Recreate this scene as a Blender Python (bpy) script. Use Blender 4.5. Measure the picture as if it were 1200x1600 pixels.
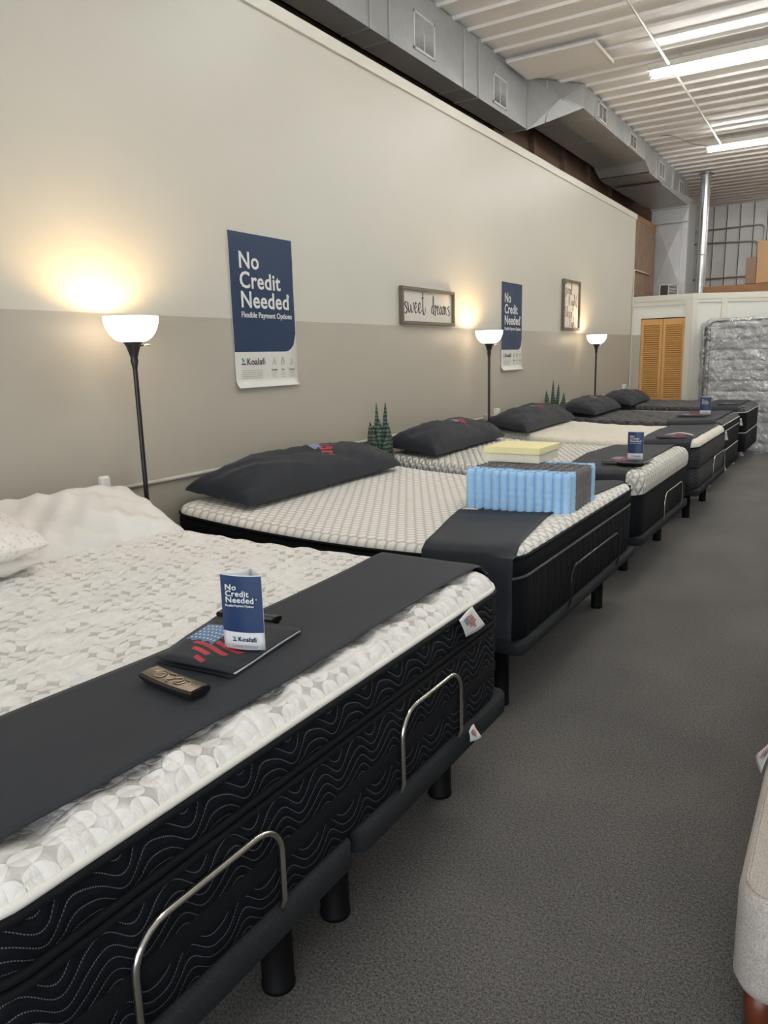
import bpy, bmesh, math, random
import numpy as np
from mathutils import Matrix, Vector
random.seed(7)
PI = math.pi
scene = bpy.context.scene
for o in list(bpy.data.objects): bpy.data.objects.remove(o)

# ------------------------------------------------------------------ camera
F_PX = 1180.0
EYE = Vector((0, 0, 1.57))
def _dir(px, py): return Vector((px-600.0, -(py-800.0), -F_PX)).normalized()
cy = _dir(1347, 539); cz = -_dir(760, 6500)
cz = (cz - cy*cz.dot(cy)).normalized(); cx = cy.cross(cz)
ROT = Matrix((cx, cy, cz))
cam = bpy.data.objects.new('camera', bpy.data.cameras.new('camera'))
scene.collection.objects.link(cam)
cam.matrix_world = Matrix.Translation(EYE) @ ROT.to_4x4()
cam.data.sensor_fit = 'VERTICAL'; cam.data.sensor_height = 24.0
cam.data.lens = 24.0*F_PX/1600.0
cam.data.clip_start = 0.02; cam.data.clip_end = 100
scene.camera = cam

# ------------------------------------------------------------------ world, exposure, large lights
scene.view_settings.view_transform = 'Standard'
scene.view_settings.look = 'None'
scene.view_settings.gamma = 1.0
scene.view_settings.use_curve_mapping = False
scene.view_settings.exposure = 0.0
TUBE = 45.0          # fluorescent tube radiance
BULB = 420.0         # torchiere bulb radiance
SHADE = 4.0
DAY = 260.0           # storefront daylight
w = bpy.data.worlds.new('world'); scene.world = w; w.use_nodes = True
w.node_tree.nodes['Background'].inputs[0].default_value = (0.55, 0.62, 0.7, 1)
w.node_tree.nodes['Background'].inputs[1].default_value = 0.25
L = bpy.data.lights.new('storefront_daylight', 'AREA')
L.shape = 'RECTANGLE'; L.size = 6.0; L.size_y = 2.3; L.energy = DAY; L.color = (0.87, 0.93, 1.0)
lo = bpy.data.objects.new('storefront_daylight', L); scene.collection.objects.link(lo)
lo.location = (1.0, -4.2, 1.5); lo.rotation_euler = (-PI/2, 0, 0)
lo.rotation_euler = Vector((0, 1, 0)).to_track_quat('-Z', 'Z').to_euler()

# ------------------------------------------------------------------ node helper
class V:
    def __init__(s, n, sock): s.n = n; s.s = sock
    def _m(s, op, *a, clamp=False):
        m = s.n.t.nodes.new('ShaderNodeMath'); m.operation = op; m.use_clamp = clamp
        for i, x in enumerate((s,)+a):
            if isinstance(x, V): s.n.t.links.new(x.s, m.inputs[i])
            else: m.inputs[i].default_value = x
        return V(s.n, m.outputs[0])
    def __add__(s, o): return s._m('ADD', o)
    def __radd__(s, o): return s._m('ADD', o)
    def __sub__(s, o): return s._m('SUBTRACT', o)
    def __rsub__(s, o): return (s*-1)+o
    def __mul__(s, o): return s._m('MULTIPLY', o)
    def __rmul__(s, o): return s._m('MULTIPLY', o)
    def __truediv__(s, o): return s._m('DIVIDE', o)
    def sin(s): return s._m('SINE')
    def abs(s): return s._m('ABSOLUTE')
    def frac(s): return s._m('FRACT')
    def floor(s): return s._m('FLOOR')
    def mn(s, o): return s._m('MINIMUM', o)
    def mx(s, o): return s._m('MAXIMUM', o)
    def pw(s, o): return s._m('POWER', o)
    def gt(s, o): return s._m('GREATER_THAN', o)
    def lt(s, o): return s._m('LESS_THAN', o)
    def clamp(s): return s._m('ADD', 0.0, clamp=True)
    def step(s, a, b):      # smooth 0..1 between a and b
        m = s.n.t.nodes.new('ShaderNodeMapRange'); m.interpolation_type = 'SMOOTHSTEP'
        s.n.t.links.new(s.s, m.inputs[0]); m.inputs[1].default_value = a; m.inputs[2].default_value = b
        return V(s.n, m.outputs[0])
class N:
    def __init__(s, m): s.t = m.node_tree
    def obj(s):
        c = s.t.nodes.new('ShaderNodeTexCoord'); x = s.t.nodes.new('ShaderNodeSeparateXYZ')
        s.t.links.new(c.outputs['Object'], x.inputs[0]); s.vec = c.outputs['Object']
        return [V(s, x.outputs[i]) for i in range(3)]
    def uv(s):
        c = s.t.nodes.new('ShaderNodeUVMap'); x = s.t.nodes.new('ShaderNodeSeparateXYZ')
        s.t.links.new(c.outputs[0], x.inputs[0]); return V(s, x.outputs[0]), V(s, x.outputs[1])
    def comb(s, x, y, z=0.0):
        c = s.t.nodes.new('ShaderNodeCombineXYZ')
        for i, v in enumerate((x, y, z)):
            if isinstance(v, V): s.t.links.new(v.s, c.inputs[i])
            else: c.inputs[i].default_value = v
        return c.outputs[0]
    def noise(s, vec, scale, detail=3.0, rough=0.55):
        t = s.t.nodes.new('ShaderNodeTexNoise'); t.inputs['Scale'].default_value = scale
        t.inputs['Detail'].default_value = detail; t.inputs['Roughness'].default_value = rough
        s.t.links.new(vec, t.inputs['Vector']); return V(s, t.outputs[0])
    def voro(s, vec, scale, out='Distance', feat='F1'):
        t = s.t.nodes.new('ShaderNodeTexVoronoi'); t.feature = feat; t.inputs['Scale'].default_value = scale
        s.t.links.new(vec, t.inputs['Vector']); return V(s, t.outputs[out])
    def mix(s, f, a, b):
        m = s.t.nodes.new('ShaderNodeMix'); m.data_type = 'RGBA'
        if isinstance(f, V): s.t.links.new(f.s, m.inputs['Factor'])
        else: m.inputs['Factor'].default_value = f
        for k, c in (('A', a), ('B', b)):
            i = [q for q in m.inputs if q.name == k and q.type == 'RGBA'][0]
            if isinstance(c, tuple): i.default_value = (*c, 1)
            else: s.t.links.new(c, i)
        return [q for q in m.outputs if q.type == 'RGBA'][0]
def srgb(r, g, b):
    f = lambda c: (c/255/12.92) if c/255 <= .04045 else ((c/255+.055)/1.055)**2.4
    return (f(r), f(g), f(b))
def mat(name, color=(.5, .5, .5), rough=.6, metal=0.0, fn=None, spec=0.5, emit=None, es=0.0, trans=0.0, sheen=0.0):
    """fn(N) -> dict(color=socket, bump=(V, strength, distance), rough=V)"""
    m = bpy.data.materials.new(name); m.use_nodes = True
    b = m.node_tree.nodes['Principled BSDF']
    b.inputs['Base Color'].default_value = (*color, 1); b.inputs['Roughness'].default_value = rough
    b.inputs['Metallic'].default_value = metal; b.inputs['Specular IOR Level'].default_value = spec
    b.inputs['Transmission Weight'].default_value = trans
    b.inputs['Sheen Weight'].default_value = sheen; b.inputs['Sheen Roughness'].default_value = .5
    if emit: b.inputs['Emission Color'].default_value = (*emit, 1); b.inputs['Emission Strength'].default_value = es
    if fn:
        n = N(m); r = fn(n)
        if 'color' in r: m.node_tree.links.new(r['color'], b.inputs['Base Color'])
        if 'rough' in r: m.node_tree.links.new(r['rough'].s, b.inputs['Roughness'])
        if 'bump' in r:
            h, st, d = r['bump']; bp = m.node_tree.nodes.new('ShaderNodeBump')
            bp.inputs['Strength'].default_value = st; bp.inputs['Distance'].default_value = d
            m.node_tree.links.new(h.s, bp.inputs['Height']); m.node_tree.links.new(bp.outputs[0], b.inputs['Normal'])
    return m

# ------------------------------------------------------------------ materials
def f_wall(n):
    x, y, z = n.obj(); g = n.noise(n.vec, 1.3, 2); f = n.noise(n.vec, 60, 3)
    up = n.mix(g, srgb(205, 202, 190), srgb(211, 208, 196)); dn = n.mix(g, srgb(178, 172, 159), srgb(184, 178, 165))
    return dict(color=n.mix(z.gt(1.822), dn, up), bump=(f + g*2.0, .06, .01))
WALL = mat('two_tone_wall_paint', rough=.42, fn=f_wall, spec=.4)
def f_closet(n):
    x, y, z = n.obj(); f = n.noise(n.vec, 60, 3)
    return dict(color=n.mix(z.gt(1.822), srgb(196, 190, 176), srgb(242, 240, 230)), bump=(f, .05, .01))
CLOSETW = mat('closet_wall_paint', rough=.5, fn=f_closet)
WHITE_TRIM = mat('white_trim_paint', srgb(225, 222, 210), .45)
WHITEW = mat('white_wall', srgb(215, 212, 202), .6)
def f_carpet(n):
    x, y, z = n.obj()
    a = n.noise(n.comb(x*1.0, y*.55), 300, 3, .8); b = n.noise(n.vec, 120, 2, .7); c = n.noise(n.comb(x*.6, y*.5), 3.0, 2)
    v = (a*.65 + b*.35 + c*.10).step(.42, .68)
    # carpet tiles: each turned a little lighter or darker
    tx = (x/.61).floor(); ty = (y/.61).floor(); t = ((tx + ty)*.5).frac()
    col = n.mix(v, (0.014, 0.0137, 0.0132), (0.205, 0.190, 0.172))
    return dict(color=n.mix(t*.10, col, (.03, .03, .032)), bump=(a + b*.5, .8, .005))
CARPET = mat('grey_flecked_carpet', rough=.95, fn=f_carpet, spec=.1, sheen=.22)
def f_deck(n):
    x, y, z = n.obj(); g = n.noise(n.comb(x*.4, y*2.0), 2.0, 3)
    return dict(color=n.mix(g, srgb(240, 237, 233), srgb(246, 243, 240)), bump=(n.noise(n.vec, 9, 2), .03, .01))
DECK = mat('painted_metal_deck', rough=.48, fn=f_deck, spec=.5)
def f_galv(n):
    x, y, z = n.obj(); v = n.voro(n.vec, 28, 'Color'); g = n.noise(n.vec, 1.6, 3)
    return dict(color=n.mix((v*.25 + g*.75), (.36, .375, .38), (.54, .555, .56)), rough=g*.22 + .26, bump=(g*2.0 + n.noise(n.vec, 5, 2)*.6, .12, .03))
GALV = mat('galvanized_sheet_metal', rough=.35, metal=.3, fn=f_galv)
GALV_SEAM = mat('galvanized_seam', (.62, .63, .63), .35, .8)
PIPE = mat('bright_galvanized_pipe', (.62, .64, .66), .25, .9)
CONDUIT = mat('conduit_steel', (.60, .60, .58), .35, .6)
PAINTED_CONDUIT = mat('painted_conduit', srgb(206, 200, 188), .45)
REG = mat('register_white_enamel', srgb(225, 223, 216), .4)
VANE = mat('register_vane_grey', (.22, .22, .215), .5)
VANEL = mat('register_vane_pale', (.50, .50, .48), .5)
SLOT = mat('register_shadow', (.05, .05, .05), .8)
def f_kraft(n):
    x, y, z = n.obj(); g = n.noise(n.comb(x, y*2, z*.6), 2.2, 5, .65); c = n.noise(n.comb(x*3, y*6, z*.8), 3, 4)
    crack = (c - .5).abs().lt(.018)
    return dict(color=n.mix(crack*.6, n.mix(g, srgb(118, 98, 82), srgb(148, 126, 106)), srgb(60, 42, 32)), bump=(g, .5, .03))
KRAFT = mat('kraft_paper_insulation', rough=.75, fn=f_kraft)
def f_darkkraft(n):
    x, y, z = n.obj(); g = n.noise(n.comb(x, y*1.2, z*2), 1.4, 5, .65)
    return dict(color=n.mix(g, srgb(92, 80, 72), srgb(150, 118, 94)), bump=(g, .4, .04))
DKRAFT = mat('outer_wall_insulation', rough=.8, fn=f_darkkraft)
def f_wood(c1, c2, sx=2.0, sy=2.0, sz=18.0):
    def f(n):
        x, y, z = n.obj(); g = n.noise(n.comb(x*sx, y*sy, z*sz), 3.0, 4, .6)
        return dict(color=n.mix(g, c1, c2), bump=(g, .1, .003))
    return f
PINE = mat('pine_door', rough=.4, fn=f_wood(srgb(204, 148, 82), srgb(234, 186, 116), 22, 10, 2))
PINE_SLAT = mat('pine_slat', rough=.42, fn=f_wood(srgb(208, 156, 90), srgb(238, 192, 122), 4, 10, 30))
BEAM = mat('rough_wood_beam', rough=.7, fn=f_wood(srgb(120, 86, 58), srgb(160, 120, 82), 3, 3, 25))
CARD = mat('cardboard', rough=.8, fn=f_wood(srgb(168, 136, 98), srgb(180, 148, 110), 5, 5, 5))
CARD2 = mat('brown_cardboard', rough=.8, fn=f_wood(srgb(128, 106, 88), srgb(138, 116, 96), 5, 5, 5))
def f_liner(n):
    x, y, z = n.obj(); s = n.noise(n.comb(x*60, y, z*.3), 1.0, 2)
    return dict(color=n.mix(s, srgb(232, 232, 228), srgb(242, 242, 238)))
LINER = mat('metal_liner_panel', rough=.45, metal=.2, fn=f_liner)
BLACKM = mat('black_powder_coat', (.012, .012, .014), .35)
BLACKP = mat('black_leg_plastic', (.004, .004, .0045), .6, spec=.15)
BRONZE = mat('dark_bronze_metal', (.030, .026, .026), .35, .4)
CHROME = mat('brushed_chrome', (.62, .60, .56), .22, 1.0)
BLACKROD = mat('black_metal_rod', (.02, .02, .02), .28, .5)
def f_weave(c1, c2, sc=420.0, b=.35):
    def f(n):
        x, y, z = n.obj(); g = n.noise(n.vec, sc, 2, .6); h = n.noise(n.vec, 6, 3)
        return dict(color=n.mix((g*.8 + h*.2).step(.3, .7), c1, c2), bump=(g + h*3, b, .002))
    return f
PLAT = mat('charcoal_platform_fabric', rough=.85, fn=f_weave((.013, .0145, .017), (.034, .0365, .040)), spec=.15)
def f_blackcloth(n):
    x, y, z = n.obj(); g = n.noise(n.vec, 7, 3); w2 = n.noise(n.vec, 600, 2)
    return dict(color=n.mix(w2, (.0140, .0165, .0225), (.0245, .0280, .0365)), bump=(g + w2*.04, .10, .02))
BCLOTH = mat('black_cotton_cloth', rough=.7, fn=f_blackcloth, spec=.3, sheen=.06)
BPILLOW = mat('black_pillow_cotton', rough=.75, fn=f_blackcloth, spec=.25, sheen=.08)
def f_white_pillow(n):
    x, y, z = n.obj(); g = n.noise(n.vec, 9, 4, .6)
    return dict(color=n.mix(g, srgb(228, 224, 218), srgb(236, 233, 228)), bump=(g, .25, .02))
WPILLOW = mat('white_satin_pillow', rough=.45, fn=f_white_pillow, sheen=.2)
def f_wq(n):
    x, y, z = n.obj(); d = n.voro(n.comb(x, y, z), 60)
    return dict(color=n.mix(d.step(.1, .5), srgb(216, 208, 198), srgb(236, 230, 222)), bump=(d, .4, .004))
WQUILT = mat('woven_white_pillow', rough=.7, fn=f_wq)
def f_star(n):       # white puffed knit with pale grey four-point stars
    u, v = n.uv(); p = .040
    w1 = n.noise(n.comb(u, v), 7, 2); w2_ = n.noise(n.comb(u + 5.0, v), 7, 2)
    a = u/p + w1*1.3; b = v/(p*1.25) + w2_*1.0
    fa = (a.frac() - .5).abs(); fb = (b.frac() - .5).abs()
    k = fa.pw(.62) + fb.pw(.62)
    star = 1 - k.step(.58, .71)
    big = n.noise(n.comb(u, v, 3.0), 8, 2).step(.44, .56)
    net = n.noise(n.comb(u, v), 500, 1)
    grey = star*(big*.85 + .15)
    col = n.mix(grey, srgb(241, 237, 232), srgb(196, 192, 184))
    return dict(color=col, bump=((fa*fa + fb*fb)*-1.6 + n.noise(n.comb(u, v), 40, 3)*.9 + n.voro(n.comb(u, v), 22)*-.3 + net*.05 - grey*.35, .8, .010))
STAR = mat('white_star_knit', rough=.8, fn=f_star, sheen=.1)
def hexf(n, u, v, s):
    # distance to hexagon edge (0 at edge), flat field of hexagons of pitch s
    def one(a, b):
        q = a.abs(); r = b.abs()
        return 0.5 - q.mx(q*.5 + r*.8660254)
    a1 = (u/s).frac() - .5; b1 = ((v/(s*1.7320508)).frac() - .5)*1.7320508
    a2 = (u/s + .5).frac() - .5; b2 = ((v/(s*1.7320508) + .5).frac() - .5)*1.7320508
    return one(a1, b1).mx(one(a2, b2))
def f_hex(n):
    u, v = n.uv(); d = hexf(n, u, v, .052)
    ln = 1 - (d - .055).abs().step(.020, .048); ln2 = 1 - (d - .16).abs().step(.012, .03)
    fl = n.voro(n.comb(u, v), 5.5).lt(.055)
    inn = n.noise(n.comb(u, v), 90, 2)
    col = n.mix((ln*.72 + ln2*.22).clamp(), srgb(246, 242, 235), srgb(132, 128, 122))
    return dict(color=col, bump=(d.step(0.0, .26)*1.0 + inn*.10 - fl*.3, .55, .007))
HEX = mat('honeycomb_knit', rough=.8, fn=f_hex, sheen=.1)
def f_knob(n):
    u, v = n.uv(); p = .055; a = (u + v*.55)/p; b = (u*-1 + v*.55)/p
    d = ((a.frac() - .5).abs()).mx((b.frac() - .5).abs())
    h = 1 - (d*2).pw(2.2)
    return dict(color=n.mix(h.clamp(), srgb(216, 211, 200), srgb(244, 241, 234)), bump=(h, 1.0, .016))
KNOB = mat('diamond_puff_knit', rough=.8, fn=f_knob, sheen=.1)
def f_swirl(n):
    u, v = n.uv(); d = n.voro(n.comb(u, v), 5.0); s = (d*70).sin()
    nn = n.noise(n.comb(u, v), 60, 3)
    return dict(color=n.mix(s.step(.3, .98)*.40, srgb(236, 230, 216), srgb(196, 188, 172)), bump=(s*-.3 + nn*.25, .5, .006))
SWIRL = mat('cream_swirl_quilt', rough=.8, fn=f_swirl, sheen=.1)
def f_dkquilt(n):
    u, v = n.uv(); p = .16; a = (u + v)/p; b = (u - v)/p
    d = ((a.frac() - .5).abs()).mx((b.frac() - .5).abs())
    h = 1 - (d*2).pw(3.0); nn = n.noise(n.comb(u, v), 150, 3)
    return dict(color=n.mix(nn.step(.35, .65), (.020, .021, .023), (.062, .062, .064)), bump=(h*1.2 + nn*.12, .9, .02))
DKQUILT = mat('charcoal_diamond_quilt', rough=.75, fn=f_dkquilt, sheen=.15)
def f_wavy(n):       # navy-black border with stitched wave rows
    u, v = n.uv(); lam = .150
    ph = v*22.0 + (v*9.0).sin()*.4
    f = v/.0265 + (u*(2*PI/lam) + ph*.35).sin()*(.85) + (u*(4*PI/lam) + ph*.2).sin()*.14
    e = (f.frac() - .5).abs()
    dash = (u/.0042).frac().lt(.62)
    line = e.gt(.452)*dash
    nn = n.noise(n.comb(u, v), 220, 2); big = n.noise(n.comb(u, v), 9, 3)
    col = n.mix(nn, (.0028, .0034, .0056), (.0075, .0088, .0130))
    return dict(color=n.mix(line*.85, col, (.17, .18, .20)), bump=((.5 - e).pw(.5)*1.3 + big*.4, .5, .008))
WAVY = mat('wave_stitched_border', rough=.7, fn=f_wavy, spec=.12)
def f_vert(n):       # plain black border with vertical quilting
    u, v = n.uv(); e = ((u/.085).frac() - .5).abs()
    nn = n.noise(n.comb(u, v), 300, 2); big = n.noise(n.comb(u, v), 8, 3)
    return dict(color=n.mix(nn, (.0030, .0037, .0058), (.0085, .0098, .0135)), bump=((1 - (e*2).pw(5.0)) + big*.4, .7, .008))
VERT = mat('black_vertical_quilt_border', rough=.7, fn=f_vert, spec=.12)
def f_blk(n):
    x, y, z = n.obj(); nn = n.noise(n.vec, 300, 2); big = n.noise(n.vec, 5, 3)
    return dict(color=n.mix(nn, (.0040, .0047, .0065), (.0105, .0118, .0150)), bump=(big + nn*.05, .15, .015))
BORDER = mat('plain_black_border', rough=.7, fn=f_blk, spec=.12)
def f_dkwavy(n):
    u, v = n.uv(); f = v/.030 + (u*(2*PI/.10)).sin()*.5
    e = (f.frac() - .5).abs(); nn = n.noise(n.comb(u, v), 90, 3)
    return dict(color=n.mix(nn, (.013, .014, .016), (.055, .056, .058)), bump=((.5 - e).pw(.6), .8, .008))
DKWAVY = mat('grey_wave_border', rough=.65, fn=f_dkwavy, spec=.3)
TAPE = mat('black_binding_tape', rough=.8, fn=f_weave((.0025, .003, .004), (.007, .008, .0105), 700), spec=.2)
TAPEG = mat('charcoal_binding_tape', (.055, .057, .060), .6)
TAPEW = mat('pale_binding_tape', srgb(190, 188, 182), .6)
TAPECR = mat('cream_binding_tape', srgb(236, 232, 224), .6)
FLAGRED = mat('print_red', srgb(178, 52, 62), .6)
FLAGWHITE = mat('print_white', srgb(222, 222, 222), .6)
FLAGBLUE = mat('print_blue', srgb(96, 128, 168), .6)
FLAGGREY = mat('print_grey', srgb(120, 122, 128), .6)
PAPER = mat('white_paper', srgb(224, 224, 222), .5)
CARDW = mat('white_coated_card', srgb(226, 228, 230), .35)
NAVY = mat('navy_print', srgb(34, 58, 98), .35)
def f_poster(n):
    x, y, z = n.obj(); g = n.noise(n.vec, 5, 3)
    return dict(color=n.mix(g, srgb(40, 58, 86), srgb(44, 62, 92)), bump=(g, .35, .012))
NAVYP = mat('poster_navy', rough=.40, fn=f_poster, spec=.2)
POSTERW = mat('poster_white', srgb(222, 220, 214), .4)
INK = mat('dark_ink', srgb(36, 44, 60), .5)
INKBLACK = mat('black_ink', (.02, .02, .02), .5)
TEAL = mat('teal_print', srgb(52, 138, 136), .5)
GREYINK = mat('grey_ink', srgb(150, 150, 148), .6)
LETTER = mat('white_letter', srgb(228, 228, 224), .4)
SIGNF = mat('weathered_grey_frame', rough=.7, fn=f_wood(srgb(96, 88, 78), srgb(128, 118, 104), 8, 4, 20))
SIGNW = mat('whitewashed_board', rough=.7, fn=f_wood(srgb(212, 206, 198), srgb(228, 223, 214), 3, 3, 24))
def f_leaf(n):
    x, y, z = n.obj(); b = (z*210 + n.noise(n.vec, 22, 3)*9).sin()
    return dict(color=n.mix(b.step(-.2, .9), srgb(30, 50, 40), srgb(92, 112, 96)))
LEAF = mat('snake_plant_leaf', rough=.45, fn=f_leaf)
POT = mat('dark_plant_pot', (.03, .03, .03), .5)
SOIL = mat('soil', (.03, .02, .015), .95)
def f_pocket(c1, c2):
    def f(n):
        x, y, z = n.obj(); g = n.noise(n.vec, 60, 3); r = ((z*190) + g*5).sin()
        return dict(color=n.mix(g, c1, c2), bump=(r*.5 + g, .25, .003))
    return f
BLUEP = mat('blue_pocket_fabric', rough=.7, fn=f_pocket(srgb(158, 202, 240), srgb(180, 218, 250)))
GREYP = mat('grey_pocket_fabric', rough=.7, fn=f_pocket(srgb(104, 102, 102), srgb(134, 132, 131)))
def f_foam(c1, c2):
    def f(n):
        x, y, z = n.obj(); g = n.noise(n.vec, 180, 3)
        return dict(color=n.mix(g, c1, c2), bump=(g, .4, .003))
    return f
FOAMY = mat('yellow_foam', rough=.85, fn=f_foam(srgb(246, 234, 176), srgb(252, 242, 190)))
FOAMW = mat('cream_latex_foam', rough=.8, fn=f_foam(srgb(230, 225, 206), srgb(242, 237, 220)))
FELT = mat('grey_felt', (.2, .2, .2), .9)
BEIGE = mat('oatmeal_upholstery', rough=.85, fn=f_weave(srgb(158, 148, 138), srgb(200, 192, 184), 260, .4), sheen=.1)
WALNUT = mat('red_brown_leg', rough=.4, fn=f_wood(srgb(84, 38, 20), srgb(112, 54, 30), 20, 20, 3))
PLUGW = mat('white_plastic', srgb(232, 230, 224), .35)
TUBEM = mat('lit_fluorescent_tube', (1, 1, 1), .3, emit=(1.0, .99, .965), es=TUBE)
ENAMEL = mat('fixture_enamel', srgb(225, 222, 212), .35)
BULBM = mat('lit_bulb', (1, 1, 1), .3, emit=(1.0, .66, .32), es=BULB)
def shade_mat():
    m = bpy.data.materials.new('lit_frosted_shade'); m.use_nodes = True; t = m.node_tree
    b = t.nodes['Principled BSDF']; b.inputs['Base Color'].default_value = (.9, .86, .78, 1); b.inputs['Roughness'].default_value = .35
    b.inputs['Emission Color'].default_value = (1, .93, .80, 1); b.inputs['Emission Strength'].default_value = SHADE
    tr = t.nodes.new('ShaderNodeBsdfTranslucent'); tr.inputs[0].default_value = (.9, .74, .5, 1)
    mx = t.nodes.new('ShaderNodeMixShader'); mx.inputs[0].default_value = .25
    t.links.new(b.outputs[0], mx.inputs[1]); t.links.new(tr.outputs[0], mx.inputs[2])
    t.links.new(mx.outputs[0], t.nodes['Material Output'].inputs[0]); return m
SHADEM = shade_mat()
def plastic_mat():
    m = bpy.data.materials.new('clear_plastic_wrap'); m.use_nodes = True; t = m.node_tree
    t.nodes.remove(t.nodes['Principled BSDF'])
    n = N(m); n.obj()
    h = n.noise(n.vec, 5.0, 4, .6)*1.0 + (n.noise(n.vec, 2.2, 3) - .5).abs()*-3.0
    bp = t.nodes.new('ShaderNodeBump'); bp.inputs['Strength'].default_value = 1.0; bp.inputs['Distance'].default_value = .10
    t.links.new(h.s, bp.inputs['Height'])
    g = t.nodes.new('ShaderNodeBsdfGlossy'); g.inputs['Roughness'].default_value = .14; g.inputs['Color'].default_value = (.9, .92, .93, 1)
    t.links.new(bp.outputs[0], g.inputs['Normal'])
    d = t.nodes.new('ShaderNodeBsdfDiffuse'); d.inputs[0].default_value = (.75, .76, .77, 1); t.links.new(bp.outputs[0], d.inputs['Normal'])
    tr = t.nodes.new('ShaderNodeBsdfTransparent')
    a = t.nodes.new('ShaderNodeMixShader'); a.inputs[0].default_value = .50
    t.links.new(g.outputs[0], a.inputs[1]); t.links.new(d.outputs[0], a.inputs[2])
    b = t.nodes.new('ShaderNodeMixShader'); b.inputs[0].default_value = .38
    t.links.new(tr.outputs[0], b.inputs[1]); t.links.new(a.outputs[0], b.inputs[2])
    t.links.new(b.outputs[0], t.nodes['Material Output'].inputs[0]); return m
PLASTIC = plastic_mat()
def f_wrapq(n):
    x, y, z = n.obj(); d = n.voro(n.comb(x, z, 0.0), 2.2); s = (d*60).sin(); b = ((z/.155).frac() - .5).abs()
    return dict(color=n.mix(s.step(.75, 1.0)*.5, srgb(205, 205, 205), srgb(246, 246, 244)), bump=((1 - (b*2).pw(2.5))*1.5 + s*.1, .9, .03))
WRAPQ = mat('pale_grey_quilt', rough=.6, fn=f_wrapq)

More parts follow.
